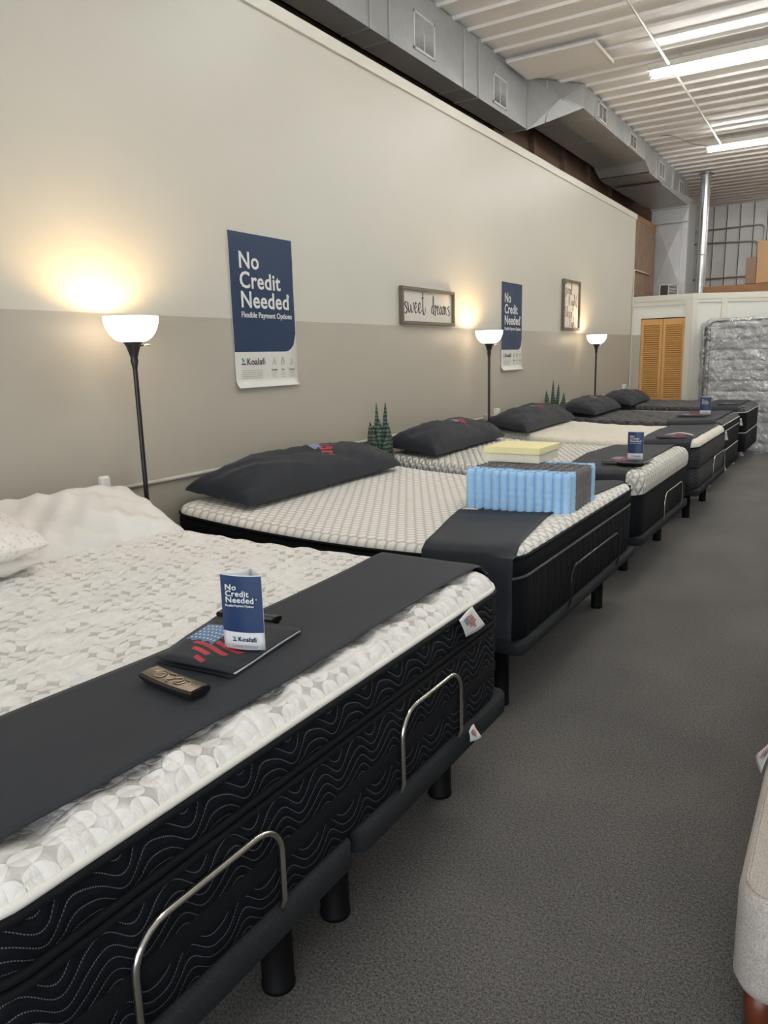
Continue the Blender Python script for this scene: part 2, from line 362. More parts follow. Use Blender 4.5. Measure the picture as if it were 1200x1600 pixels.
# ------------------------------------------------------------------ mesh helpers
COL = scene.collection
ORG = {}                       # world origin of every root
def root(name, loc, label=None, cat=None, group=None):
    o = bpy.data.objects.new(name, None); COL.objects.link(o); o.location = loc; o.empty_display_size = .1
    ORG[o.name] = Vector(loc)
    if label: o['label'] = label
    if cat: o['category'] = cat
    if group: o['group'] = group
    return o
def tag(o, label, cat, group=None):
    o['label'] = label; o['category'] = cat
    if group: o['group'] = group
    return o
class MB:
    def __init__(s): s.v = []; s.f = []; s.uv = []; s.mi = []; s.has_uv = False
    def add(s, vs, fs, uvs=None, mi=0, M=None):
        b = len(s.v)
        s.v += [tuple(M @ Vector(p)) if M else tuple(p) for p in vs]
        for k, f in enumerate(fs):
            s.f.append(tuple(b+i for i in f)); s.mi.append(mi)
            s.uv.append([uvs[i] for i in f] if uvs is not None else None)
        if uvs is not None: s.has_uv = True
        return s
    def box(s, x0, x1, y0, y1, z0, z1, mi=0, M=None):
        v = [(x, y, z) for z in (z0, z1) for y in (y0, y1) for x in (x0, x1)]
        return s.add(v, [(0,2,3,1),(4,5,7,6),(0,1,5,4),(2,6,7,3),(0,4,6,2),(1,3,7,5)], mi=mi, M=M)
    def grid(s, P, closeu=False, uvs=None, mi=0, M=None):
        """P[i][j] points; optional uvs same shape"""
        nu, nv = len(P), len(P[0]); v = [p for r in P for p in r]
        fs = []
        for i in range(nu if closeu else nu-1):
            for j in range(nv-1):
                a = i*nv+j; b = ((i+1) % nu)*nv+j
                fs.append((a, b, b+1, a+1))
        uu = [q for r in uvs for q in r] if uvs is not None else None
        return s.add(v, fs, uu, mi, M)
    def tube(s, path, r, n=8, closed=False, cap=True, M=None, mi=0):
        path = [Vector(p) for p in path]; m = len(path); rings = []
        rr = r if isinstance(r, (list, tuple)) else [r]*m
        up = Vector((0, 0, 1)); prev = None
        for i, p in enumerate(path):
            if closed: t = path[(i+1) % m] - path[i-1]
            else: t = path[min(i+1, m-1)] - path[max(i-1, 0)]
            t.normalize()
            if prev is None:
                a = up if abs(t.z) < .9 else Vector((1, 0, 0))
                nx = a.cross(t).normalized()
            else: nx = (prev - t*prev.dot(t)).normalized()
            prev = nx; ny = t.cross(nx)
            rings.append([p + nx*(math.cos(2*PI*k/n)*rr[i]) + ny*(math.sin(2*PI*k/n)*rr[i]) for k in range(n)])
        v = [q for ring in rings for q in ring]; fs = []
        for i in range(m if closed else m-1):
            for k in range(n):
                a = i*n+k; b = i*n+(k+1) % n; c = ((i+1) % m)*n+(k+1) % n; d = ((i+1) % m)*n+k
                fs.append((a, b, c, d))
        if cap and not closed: fs += [tuple(reversed(range(n))), tuple(range((m-1)*n, m*n))]
        return s.add(v, fs, mi=mi, M=M)
    def lathe(s, prof, c=(0, 0, 0), n=24, M=None, mi=0, capb=False, capt=False):
        v = []; fs = []
        for r, z in prof:
            for k in range(n): v.append((c[0]+r*math.cos(2*PI*k/n), c[1]+r*math.sin(2*PI*k/n), c[2]+z))
        for i in range(len(prof)-1):
            for k in range(n):
                fs.append((i*n+k, i*n+(k+1) % n, (i+1)*n+(k+1) % n, (i+1)*n+k))
        if capb: fs.append(tuple(reversed(range(n))))
        if capt: fs.append(tuple(range((len(prof)-1)*n, len(prof)*n)))
        return s.add(v, fs, M=M, mi=mi)
    def build(s, name, mats, parent=None, smooth=True, bevel=0.0, solid=0.0, world=True, kind=None, sub=0, segs=2):
        if not isinstance(mats, (list, tuple)): mats = [mats]
        me = bpy.data.meshes.new(name)
        off = Vector((0, 0, 0))
        if parent is not None and world: off = ORG.get(parent.name, Vector((0, 0, 0)))
        me.from_pydata([(p[0]-off.x, p[1]-off.y, p[2]-off.z) for p in s.v], [], s.f)
        for m in mats: me.materials.append(m)
        me.polygons.foreach_set('material_index', s.mi)
        if s.has_uv:
            ul = me.uv_layers.new(name='UVMap'); k = 0
            for f, u in zip(s.f, s.uv):
                for j in range(len(f)):
                    ul.data[k].uv = u[j] if u is not None else (0, 0); k += 1
        me.update()
        if smooth: me.polygons.foreach_set('use_smooth', [True]*len(me.polygons))
        o = bpy.data.objects.new(name, me); COL.objects.link(o)
        if parent is not None:
            o.parent = parent; ORG[o.name] = off
        else: ORG[o.name] = Vector((0, 0, 0))
        if kind: o['kind'] = kind
        if bevel:
            b = o.modifiers.new('b', 'BEVEL'); b.width = bevel; b.segments = segs; b.limit_method = 'ANGLE'
            o.modifiers.new('w', 'WEIGHTED_NORMAL')
            if not smooth: me.polygons.foreach_set('use_smooth', [True]*len(me.polygons))
        if solid:
            q = o.modifiers.new('s', 'SOLIDIFY'); q.thickness = solid; q.offset = 0
        if sub:
            q = o.modifiers.new('u', 'SUBSURF'); q.levels = sub; q.render_levels = sub
        return o
def box(name, x0, x1, y0, y1, z0, z1, m, parent=None, bevel=0.0, kind=None, **k):
    return MB().box(x0, x1, y0, y1, z0, z1).build(name, m, parent, smooth=False, bevel=bevel, kind=kind, **k)
def dup(r, loc=None, name=None):
    def rec(o, p):
        c = o.copy(); COL.objects.link(c); c.parent = p
        for ch in list(o.children): rec(ch, c)
        return c
    c = rec(r, None)
    if loc is not None: c.location = loc; ORG[c.name] = Vector(loc)
    return c
def text(body, size, m, parent, M, name='lettering', bold=0.0, ext=.0006, sx=1.0, align='LEFT', sp=1.0, lsp=1.0):
    """text mesh; M maps local text plane (x right, y up) to world"""
    cu = bpy.data.curves.new('t', 'FONT'); cu.body = body; cu.size = size; cu.offset = bold; cu.extrude = ext
    cu.align_x = align; cu.space_character = sp; cu.space_line = lsp; cu.resolution_u = 3
    t = bpy.data.objects.new('t', cu); COL.objects.link(t)
    dg = bpy.context.evaluated_depsgraph_get()
    me = bpy.data.meshes.new_from_object(t.evaluated_get(dg))
    bpy.data.objects.remove(t); bpy.data.curves.remove(cu)
    off = ORG.get(parent.name, Vector()) if parent is not None else Vector()
    me.transform(Matrix.Diagonal((sx, 1, 1, 1))); me.transform(M); me.transform(Matrix.Translation(-off))
    me.materials.clear(); me.materials.append(m); me.name = name
    o = bpy.data.objects.new(name, me); COL.objects.link(o)
    o.parent = parent; ORG[o.name] = off
    return o
def frame(o, x, y):             # matrix with origin o, x dir, y dir
    x = Vector(x).normalized(); y = Vector(y); y = (y - x*y.dot(x)).normalized(); z = x.cross(y)
    M = Matrix((x, y, z)).transposed().to_4x4(); M.translation = Vector(o); return M
def cr(pts, n=6, closed=False):   # catmull-rom
    P = [Vector(p) for p in pts]; out = []
    m = len(P)
    for i in range(m if closed else m-1):
        g = (lambda k: P[k % m]) if closed else (lambda k: P[max(0, min(m-1, k))])
        a, b, c, d = g(i-1), g(i), g(i+1), g(i+2)
        for k in range(n):
            t = k/n
            out.append(.5*((2*b)+(c-a)*t+(2*a-5*b+4*c-d)*t*t+(3*b-a-3*c+d)*t**3))
    if not closed: out.append(P[-1])
    return out
def vn(x, y, s=0):                # cheap smooth noise
    return (math.sin(x*1.7+y*2.3+s)+math.sin(x*-2.9+y*1.3+s*2.1)*.6+math.sin(x*4.1+y*3.7+s*.7)*.35)/1.95

# ------------------------------------------------------------------ room shell
XW = -3.2; YE = 12.85; ZT = 3.68; ZC = 4.5; XR = 4.6; YF = -4.5; YB = 18.1
MB().box(-4.2, XR+.2, YF-.2, YB+.2, -.08, 0).build('floor', CARPET, smooth=False, kind='structure')
b = MB().box(XW-.12, XW, YF, YE, 0, ZT-.08); b.build('wall_left', WALL, smooth=False, kind='structure')
b = MB().box(XW-.15, XW+.018, YF, 6.0, ZT-.08, ZT); b.box(XW-.15, XW+.016, 6.004, YE+.02, ZT-.08, ZT)
b.build('trim_1', WHITE_TRIM, smooth=False, bevel=.004, kind='structure')
# brown unfinished stretch of the same wall beyond the closet line, and the outer wall behind the ducts
box('wall_insulated', XW-.12, XW-.004, YE+.01, 14.24, 2.45, 3.60, KRAFT, kind='structure')
box('trim_2', XW-.13, XW, YE+.03, 14.24, 3.60, 3.69, BEAM, kind='structure', bevel=.004)
box('wall_outer', -3.95, -3.85, YF, YB, 0, ZC+.1, DKRAFT, kind='structure')
for i, yy in enumerate((7.6, 8.62, 9.9, 11.1, 12.3, 13.5)):
    b = MB().box(-3.85, -3.78, yy, yy+.06, 3.2, ZC); b.build('trim_%d' % (3+i), DKRAFT, smooth=False, kind='structure')
box('wall_right', XR, XR+.1, YF, YB, 0, ZC+.1, WHITEW, kind='structure')
# front wall with storefront glazing (behind the camera)
b = MB(); b.box(-4.0, XR, YF-.1, YF, 2.9, ZC+.1); b.box(-4.0, XR, YF-.1, YF, 0, .25); b.box(-4.0, -2.4, YF-.1, YF, .25, 2.9)
b.build('wall_front', WHITEW, smooth=False, kind='structure')
b = MB()
for k in range(6): b.box(-2.4+k*1.39, -2.35+k*1.39, YF-.08, YF, .25, 2.9)
b.box(-2.4, XR, YF-.08, YF, 2.84, 2.9); b.build('window_1', BLACKM, smooth=False, kind='structure')
# ceiling: ribbed metal deck, ribs run across the room
prof = []
y = YF; p = .305
while y < YB:
    prof += [(y, 0), (y+.225, 0), (y+.243, -.022), (y+.275, -.022), (y+.293, 0)]
    y += p
b = MB(); b.grid([[(-3.95, yy, ZC+.03+zz) for yy, zz in prof], [(XR, yy, ZC+.03+zz) for yy, zz in prof]])
ceil = b.build('ceiling', DECK, smooth=False, kind='structure', solid=.004)
# end wall: vertical metal liner panels
b = MB(); x = -3.9; prof = []
while x < XR:
    prof += [(x, 0), (x+.235, 0), (x+.24, .02), (x+.252, .02), (x+.257, 0)]
    x += .257
b.grid([[(xx, YB-.0-yy*-1*-1, 0) for xx, yy in prof], [(xx, YB-yy, ZC+.05) for xx, yy in prof]])
b.build('wall_back', LINER, smooth=False, kind='structure', solid=.01)
b = MB(); x = -3.9
while x < XR: b.box(x+.238, x+.252, YB-.035, YB-.02, 2.4, ZC); x += .257
b.build('trim_21', mat('liner_seam', srgb(92, 92, 90), .6), smooth=False, kind='structure')

# closet block: flat front with the bifold door, then a wall angled away to the right
ZK = 2.42; CX = -2.30
AD = Vector((1.0, .61, 0)).normalized(); AN = Vector((AD.y, -AD.x, 0))
b = MB()
b.box(XW, -3.06, YE, YE+.1, 0, ZK-.09); b.box(-2.37, CX-.0, YE, YE+.1, 0, ZK-.09); b.box(-3.06, -2.37, YE, YE+.1, 2.075, ZK-.09)
b.build('wall_closet', CLOSETW, smooth=False, kind='structure')
def abox(b, s0, s1, d0, d1, z0, z1):   # box along the angled wall: s along, d outward
    o = Vector((CX, YE, 0)); v = []
    for z in (z0, z1):
        for d in (d0, d1):
            for s_ in (s0, s1):
                q = o + AD*s_ + AN*d; v.append((q.x, q.y, z))
    b.add(v, [(0,1,3,2),(4,6,7,5),(0,4,5,1),(2,3,7,6),(0,2,6,4),(1,5,7,3)])
b = MB(); abox(b, 0, 4.5, -.1, 0, 0, ZK-.09); b.build('wall_angled', mat('panel_wall_paint', srgb(230, 230, 222), .5), smooth=False, kind='structure')
b = MB(); b.box(XW, CX+.01, YE-.018, YE+.12, ZK-.09, ZK); b.build('trim_22', WHITE_TRIM, smooth=False, bevel=.003, kind='structure')
b = MB(); abox(b, 0, 4.5, -.1, .018, ZK-.09, ZK); b.build('trim_23', WHITE_TRIM, smooth=False, bevel=.003, kind='structure')
b = MB(); b.box(CX-.085, CX+.005, YE-.018, YE, 0, ZK-.09); b.box(XW, CX-.085, YE-.012, YE, ZK-.16, ZK-.09); b.build('trim_24', WHITE_TRIM, smooth=False, bevel=.003, kind='structure')
b = MB(); abox(b, 0, .09, 0, .018, 0, ZK-.09)
for s_ in (.46, 1.7, 2.9): abox(b, s_, s_+.09, 0, .018, 0, ZK-.09)
abox(b, 0, 4.5, 0, .012, ZK-.14, ZK-.09)
b.build('trim_25', WHITE_TRIM, smooth=False, bevel=.003, kind='structure')
# closet roof deck
b = MB(); b.add([(XW, YE+.1, ZK-.04), (CX, YE+.1, ZK-.04), (CX+3.8, YE+.1+3.8*.61, ZK-.04), (CX+3.8, YB, ZK-.04), (XW, YB, ZK-.04)], [(0, 1, 2, 3, 4)])
b.build('wall_closet_roof', BEAM, smooth=False, kind='structure', solid=.03)

# bifold louvre door
dr = root('door_1', (-2.7, YE, 0)); dr['kind'] = 'structure'
def leaf(x0, x1):
    lf = MB(); st = .045
    lf.box(x0, x0+st, YE+.005, YE+.035, .02, 2.06); lf.box(x1-st, x1, YE+.005, YE+.035, .02, 2.06)
    for z0, z1 in ((1.96, 2.06), (.72, .80), (.02, .18)): lf.box(x0+st, x1-st, YE+.006, YE+.034, z0, z1)
    p = lf.build('door_leaf', PINE, dr, smooth=False, bevel=.003)
    sl = MB()
    for za, zb in ((.80, 1.96), (.18, .72)):
        n = int((zb-za)/.033)
        for k in range(n):
            z = za+(k+.5)*(zb-za)/n
            M = Matrix.Translation((0, YE+.020, z)) @ Matrix.Rotation(math.radians(42), 4, 'X')
            sl.box(x0+st, x1-st, -.018, .018, -.003, .003, M=M)
    sl.build('louvre_slats', PINE_SLAT, p, smooth=False)
    return p
leaf(-3.055, -2.722); l2 = leaf(-2.716, -2.375)
MB().lathe([(0, .022), (.012, .020), (.016, .012), (.008, .004), (.007, 0)], n=16, M=Matrix.Translation((-2.69, YE+.005, .76)) @ Matrix.Rotation(PI/2, 4, 'X')).build('door_knob', PLUGW, l2)
box('trim_26', -3.07, -2.36, YE+.05, YE+.08, 0, 2.08, SLOT, kind='structure')  # dark sheet standing in for the shade behind the louvres

# ------------------------------------------------------------------ ducts
def grille(parent, x, y0, y1, z0, z1):
    b = MB(); t = .022
    b.box(x, x+.012, y0, y1, z0, z0+t); b.box(x, x+.012, y0, y1, z1-t, z1); b.box(x, x+.012, y0, y0+t, z0, z1); b.box(x, x+.012, y1-t, y1, z0, z1)
    b.box(x, x+.010, (y0+y1)/2-.006, (y0+y1)/2+.006, z0, z1)
    g = b.build('register', REG, parent, smooth=False, bevel=.002)
    s = MB(); s.box(x+.0005, x+.004, y0+.01, (y0+y1)/2, z0+.01, z1-.01); s.build('vane_shade_pane', VANE, g, smooth=False)  # near half painted dark for the shade seen between the vanes
    s = MB(); s.box(x+.0005, x+.004, (y0+y1)/2, y1-.01, z0+.01, z1-.01); s.build('vane_shade_pane', VANEL, g, smooth=False)  # far half painted paler, with less shade between its vanes
    s = MB(); n = 17
    for k in range(n):
        yy = y0+t+(k+.5)*(y1-y0-2*t)/n
        s.box(-.003, .004, -.0008, .0008, z0+t, z1-t, M=Matrix.Translation((x+.006, yy, 0)) @ Matrix.Rotation(.7, 4, 'Z'))
    s.build('register_vanes', VANE, g, smooth=False)
D1X, D2X = -3.347, -2.894
dA = root('air_duct', (-3.45, 2, 4.0), 'galvanized duct above the wall top, nearer stretch tight against the wall with cross-creased sides', 'duct')
def crease(x, ya, yb, za, zb, d=.02):     # duct side sheet with a shallow cross break
    ym, zm = (ya+yb)/2, (za+zb)/2
    return [(x, ya, za), (x, yb, za), (x, yb, zb), (x, ya, zb), (x+d, ym, zm)], [(0, 1, 4), (1, 2, 4), (2, 3, 4), (3, 0, 4)]
cuts = [-4.0, -1.6, .8, 3.0, 5.32, 5.60, 6.93, 7.25, 8.52]
z0, z1 = 4.0, 4.52
b = MB()
for a, c in zip(cuts[:-1], cuts[1:]):
    v, f = crease(D1X, a, c, z0, z1, .012 if c-a > .5 else .003); b.add(v, f)
    b.add([(-3.62, a, z0), (-3.62, c, z0), (D1X, c, z0), (D1X, a, z0)], [(0, 1, 2, 3)])
b.box(-3.62, -3.60, -4, 8.52, z0, z1)
b.build('duct_section', GALV, dA, smooth=False)
for c in cuts[1:]:
    s = MB(); s.box(D1X-.002, D1X+.014, c-.008, c+.008, z0-.006, z1); s.box(-3.60, D1X+.014, c-.005, c+.005, z0-.010, z0+.002)
    s.build('seam', GALV_SEAM, dA, smooth=False)
grille(dA, D1X, 5.99, 6.36, 4.06, 4.35); grille(dA, D1X, 7.60, 7.95, 4.045, 4.32)
# offset transition and second stretch
dB = root('air_duct', (-3.2, 12, 4.2), 'galvanized duct along the ceiling, farther wider stretch beginning with a bright angled offset', 'duct')
T0 = [(D1X, 8.53, 3.99), (D1X, 8.53, 4.52)]; T1 = [(D2X, 9.11, 4.275), (D2X, 9.11, 4.52)]
b = MB()
mid = Vector(T0[0])*.22+Vector(T0[1])*.22+Vector(T1[0])*.28+Vector(T1[1])*.28+Vector((.02, -.03, 0))
v = [T0[0], T1[0], T1[1], T0[1], tuple(mid)]
b.add(v, [(0, 1, 4), (1, 2, 4), (2, 3, 4), (3, 0, 4)])
b.add([(-3.64, 8.53, 3.99), T0[0], T1[0], (-3.64, 9.11, 4.275)], [(0, 3, 2, 1)])
b.add([(-3.64, 8.53, 3.99), T0[0], T0[1], (-3.64, 8.53, 4.52)], [(0, 1, 2, 3)])
tr_ = b.build('offset_transition', GALV, dB, smooth=False)
s = MB()
for P, Q in ((T0[0], T1[1]), (T0[1], T1[0])): s.tube([P, tuple(mid), Q], .007, 5)
s.tube([tuple(Vector(T0[0]).lerp(Vector(T1[0]), .33)+Vector((.006, -.008, 0))), tuple(Vector(T0[1]).lerp(Vector(T1[1]), .33)+Vector((.006, -.008, 0)))], .012, 4)
s.build('crease_line', GALV_SEAM, tr_, smooth=False)
cuts = [9.11, 9.52, 10.48, 10.79, 12.01]
b = MB(); zb = 4.265
for a, c in zip(cuts[:-1], cuts[1:]):
    v, f = crease(D2X, a, c, zb, 4.52, .008 if c-a > .5 else .002); b.add(v, f)
    b.add([(-3.64, a, zb), (-3.64, c, zb), (D2X, c, zb), (D2X, a, zb)], [(0, 1, 2, 3)])
b.box(-3.64, -3.62, 9.11, 15.3, zb, 4.52)
b.build('duct_section', GALV, dB, smooth=False)
b = MB(); zl = 4.14
b.add([(-3.64, 12.01, zb), (D2X, 12.01, zb), (D2X, 12.3, 4.17), (-3.64, 12.3, 4.17)], [(0, 1, 2, 3)])
b.add([(D2X, 12.01, zb), (D2X, 12.3, 4.17), (D2X, 12.3, 4.52), (D2X, 12.01, 4.52)], [(0, 1, 2, 3)])
for a, c in ((12.3, 12.72), (12.72, 13.9), (13.9, 15.3)):
    v, f = crease(D2X, a, c, zl+.01, 4.52, .006); b.add(v, f)
    b.add([(-3.64, a, zl+.02), (-3.64, c, zl+.01), (D2X, c, zl+.01), (D2X, a, zl+.02)], [(0, 1, 2, 3)])
b.box(-3.64, D2X, 15.29, 15.3, zl, 4.52)
b.build('deep_duct_section', GALV, dB, smooth=False)
for c in (9.52, 9.56, 10.48, 10.79, 12.01, 12.3, 12.72, 13.87, 13.93):
    s = MB(); s.box(D2X-.002, D2X+.012, c-.007, c+.007, (zb if c < 12.2 else zl)-.006, 4.52)
    if c in (9.52, 10.48): s.box(-3.6, D2X+.01, c-.004, c+.004, zb-.008, zb+.002)
    s.build('seam', GALV_SEAM, dB, smooth=False)
for y0_, y1_, a, c in ((9.64, 9.99, 4.28, 4.48), (11.11, 11.45, 4.275, 4.46), (12.86, 13.28, 4.20, 4.44), (14.41, 14.78, 4.19, 4.43)): grille(dB, D2X, y0_, y1_, a, c)
# plenum leaning down to the vertical column
dC = root('plenum_duct', (-3.0, 14.6, ZK), 'vertical galvanized plenum duct standing on the closet roof with cross-broken face', 'duct')
b = MB()
b.add([(-3.3, 14.3, ZK), (-2.69, 14.3, ZK), (-2.69, 14.3, 3.95), (-3.3, 14.3, 3.95), (-2.995, 14.27, 3.2)], [(0, 1, 4), (1, 2, 4), (2, 3, 4), (3, 0, 4)])
b.add([(-2.69, 14.3, ZK), (-2.69, 14.95, ZK), (-2.69, 14.95, 4.13), (-2.69, 14.3, 3.95)], [(0, 1, 2, 3)])
b.add([(-3.3, 14.3, ZK), (-3.3, 14.95, ZK), (-3.3, 14.95, 4.13), (-3.3, 14.3, 3.95)], [(0, 1, 2, 3)])
b.add([(-3.3, 14.3, 3.95), (-2.69, 14.3, 3.95), (D2X, 12.95, 4.13), (-3.6, 12.95, 4.13)], [(0, 1, 2, 3)])
b.add([(-2.69, 14.3, 3.95), (-2.69, 14.95, 4.13), (D2X, 12.95, 4.13)], [(0, 1, 2)])
b.build('duct_body', GALV, dC, smooth=False)
for q in ((-3.31, -2.68, 14.255, 14.3, 3.94, 3.965), (-3.33, -2.68, 14.24, 14.26, 3.70, 3.73), (-2.80, -2.775, 14.285, 14.29, ZK, 3.75)): box('seam', *q, GALV_SEAM, dC)
b = MB(); x0, x1, za, zc = -3.11, -2.79, 2.45, 2.70; yy = 14.262
for q in ((x0, x1, za, za+.02), (x0, x1, zc-.02, zc), (x0, x0+.02, za, zc), (x1-.02, x1, za, zc), (-2.96, -2.945, za, zc)): b.box(q[0], q[1], yy, yy+.01, q[2], q[3])
g = b.build('register', REG, dC, smooth=False)
MB().box(x0+.01, x1-.01, yy+.005, yy+.008, za, zc-.01).build('register_back', SLOT, g, smooth=False)
s = MB()
for k in range(9): s.box(-2.94, -2.81, yy+.002, yy+.005, za+.02+k*.024, za+.03+k*.024)
s.build('register_vanes', REG, g, smooth=False)
# round flue pipe
fl = root('flue_pipe', (-2.48, 14.5, ZK), 'round shiny galvanized flue pipe rising from closet roof to ceiling', 'pipe')
MB().lathe([(.083, 0), (.083, ZC-ZK-.01)], c=(-2.48, 14.5, ZK), n=28).build('pipe', PIPE, fl)
MB().lathe([(.084, 0), (.088, .004), (.088, .03), (.084, .034)], c=(-2.48, 14.5, 3.15), n=28).build('pipe_joint', PIPE, fl)
MB().lathe([(.13, 0), (.13, .01), (.084, .012)], c=(-2.48, 14.5, 4.46), n=28).build('ceiling_collar', PIPE, fl)

# stored stuff on the closet roof
o = MB().box(-2.42, -.6, 14.44, 14.60, ZK-.02, 2.62).build('wooden_beam', BEAM, smooth=False, bevel=.006)
tag(o, 'rough brown timber beam lying along the top of the angled white wall', 'beam')
o = MB().box(-1.765, -1.605, 14.46, 14.60, 2.625, 3.05).build('cardboard_box', CARD2, smooth=False, bevel=.004)
tag(o, 'smaller darker brown cardboard box on the timber beam', 'box')
o = MB().box(-1.60, -1.0, 14.44, 14.62, 2.625, 3.30).build('cardboard_box', CARD, smooth=False, bevel=.004)
tag(o, 'tall tan cardboard box on the timber beam at the picture edge', 'box')

# conduits
def conduit(path, r, m, label, n=8):
    o = MB().tube(path, r, n).build('conduit', m); return tag(o, label, 'pipe')
def arc_path(p0, p1, p2, r=.08, n=6):   # p0-p1-p2 with rounded bend
    p0, p1, p2 = map(Vector, (p0, p1, p2)); a = p1+(p0-p1).normalized()*r; c = p1+(p2-p1).normalized()*r
    return [p0]+[a.lerp(p1, t).lerp(p1.lerp(c, t), t) for t in [k/n for k in range(n+1)]]+[p2]
YL = YB-.07
conduit(arc_path((-3.3, YL, 3.78), (-2.0, YL, 3.73), (-2.0, YL, 2.5), .12), .018, CONDUIT, 'lower of the two bent conduits across the back metal wall, under the other')
conduit(arc_path((-3.3, YL, 4.03), (-1.9, YL, 4.05), (-1.9, YL, 2.5), .12), .018, CONDUIT, 'upper of the two bent conduits across the back metal wall')
conduit([(-3.3, YL, 3.04), (-.5, YL, 3.04)], .018, CONDUIT, 'straight conduit low across the back metal wall just above the beam')
# surface conduit along the left wall
ZR = .945
conduit([(XW+.012, YF+.1, ZR-.01), (XW+.012, 2.22, ZR)], .011, PAINTED_CONDUIT, 'thin painted conduit low on wall, stretch before the first socket')
conduit([(XW+.012, 2.42, ZR), (XW+.012, 7.02, ZR)], .011, PAINTED_CONDUIT, 'thin painted conduit low on wall between the first and second sockets')
conduit([(XW+.012, 7.18, ZR), (XW+.012, 12.0, ZR)], .011, PAINTED_CONDUIT, 'thin painted conduit low on wall between the second and third sockets')
pa = arc_path((XW+.012, 12.14, ZR+.02), (XW+.012, 12.78, ZR+.02), (XW+.012, 12.78, 2.0), .12)
pb = arc_path((XW+.012, 12.78, 2.0), (XW+.012, 12.80, 2.84), (XW+.012, 13.9, 2.84), .06)
conduit(pa+pb[1:], .012, PAINTED_CONDUIT, 'conduit rising up the wall corner beside the louvred closet door')
# ceiling conduit runs
conduit([(-1.89, 5.3, 4.44), (-1.895, 8.66, 4.40)], .012, ENAMEL, 'white conduit on ceiling running up to the nearer light fixture')
conduit([(-1.91, 8.95, 4.42), (-1.93, 12.28, 4.40)], .012, ENAMEL, 'white conduit on ceiling between the two visible light fixtures')
o = MB().tube(cr([(-2.14, 12.36, 4.42), (-2.3, 12.2, 4.44), (-2.45, 11.6, 4.44), (-2.6, 11.55, 4.45)], 5), .004, 5).build('ceiling_cable', BLACKM)
tag(o, 'thin dark cable looping over the ceiling from the farther light fixture', 'cable')
# ceiling patch panel
o = MB().box(-3.3, -2.41, 7.83, 8.42, 4.455, 4.475).build('ceiling_panel', DECK, smooth=False, bevel=.002)
p = MB(); p.box(-2.42, -2.39, 7.80, 8.46, 4.44, 4.475)
q = p.build('edge_strip', ENAMEL, o, smooth=False)
tag(o, 'flat sheet metal patch panel fixed to the ribbed ceiling beside the duct', 'panel')

# ------------------------------------------------------------------ fluorescent fixtures
def fixture(x0, y, label, group=None):
    r = root('strip_light', (x0, y, 4.37), label, 'light', group); L_ = 2.44
    b = MB(); b.box(x0, x0+L_, y-.055, y+.055, 4.385, 4.455); b.box(x0, x0+L_, y-.085, y+.085, 4.383, 4.389)
    b.build('housing', ENAMEL, r, smooth=False, bevel=.004)
    for s_ in (-.034, .034):
        MB().tube([(x0+.05, y+s_, 4.352), (x0+L_-.05, y+s_, 4.352)], .021, 12).build('tube', TUBEM, r)
        for xa in (x0+.015, x0+L_-.05): box('lamp_holder', xa, xa+.035, y+s_-.014, y+s_+.014, 4.33, 4.385, PLUGW, r, bevel=.002)
    for xa in (x0+.3, x0+2.1): box('hanger', xa, xa+.03, y-.01, y+.01, 4.45, 4.505, CONDUIT, r)
    return r
fx = fixture(-2.12, 8.78, 'long lit fluorescent strip light, the nearer of the two on the ribbed ceiling', 'ceiling strip lights')
for xx, yy, lb in ((-2.14, 12.36, 'long lit fluorescent strip light, the farther of the two near the flue pipe'),
                   (-2.12, 5.2, 'lit strip light overhead in the row, before the nearer visible one'), (-1.1, 1.6, 'added lit strip light, out of view above the foot of the first bed'),  # first-bed light is added, shifted off the row to brighten that bed
                   (1.2, 12.36, 'added lit strip light, out of view in a right row toward the back'), (1.2, 8.78, 'added lit strip light, out of view in a right row, middle of the room'),  # right row is added, unseen, to light the room
                   (1.2, 15.95, 'added lit strip light, out of view in a right row nearest the back wall')):  # unseen, added to brighten the back wall
    c = dup(fx, (xx, yy, 4.37)); c['label'] = lb

# ------------------------------------------------------------------ wall sockets
def socket(y, z, label, plug=True, grp='wall sockets on the conduit'):
    r = root('wall_socket', (XW, y, z), label, 'socket', grp)
    MB().box(XW, XW+.045, y-.055, y+.055, z-.035, z+.035).build('junction_box', CONDUIT, r, smooth=False, bevel=.005)
    MB().box(XW+.045, XW+.05, y-.05, y+.05, z-.03, z+.03).build('cover_plate', PLUGW if plug == 2 else CONDUIT, r, smooth=False, bevel=.002)
    return r
socket(2.32, ZR, 'steel socket box on the wall behind the white satin pillow')
socket(7.10, ZR, 'steel socket box on the wall beside the middle floor lamp')
socket(12.07, ZR+.02, 'steel socket box on the wall near the closet corner')
def plugin(y, z, label, h=.11, r_=.028):
    o = MB().lathe([(.001, 0), (r_*.9, 0), (r_, .01), (r_, h-.01), (r_*.8, h), (.001, h)], c=(XW+.085, y, z), n=18).build('plug_in_freshener', PLUGW)
    return tag(o, label, 'air freshener')
plugin(2.39, .925, 'white cylinder plug-in on the wall socket above the white pillow')
o = MB().box(XW+.05, XW+.10, 7.20, 7.26, .93, 1.03).build('plug_adapter', PLUGW, smooth=False, bevel=.006); tag(o, 'small white plug adapter beside the middle floor lamp pole', 'plug')
o = MB().box(XW+.05, XW+.10, 12.16, 12.28, .95, 1.06).build('plug_adapter', PLUGW, smooth=False, bevel=.006); tag(o, 'white plug adapter near the closet door above the last pillow', 'plug')
o = MB().tube(cr([(XW+.06, 7.12, .95), (XW+.12, 7.3, .96), (XW+.12, 7.42, .88), (XW+.10, 7.44, .7)], 6), .006, 6).build('power_cord', BLACKP); tag(o, 'black power cord hanging from the socket beside the middle floor lamp', 'cord')
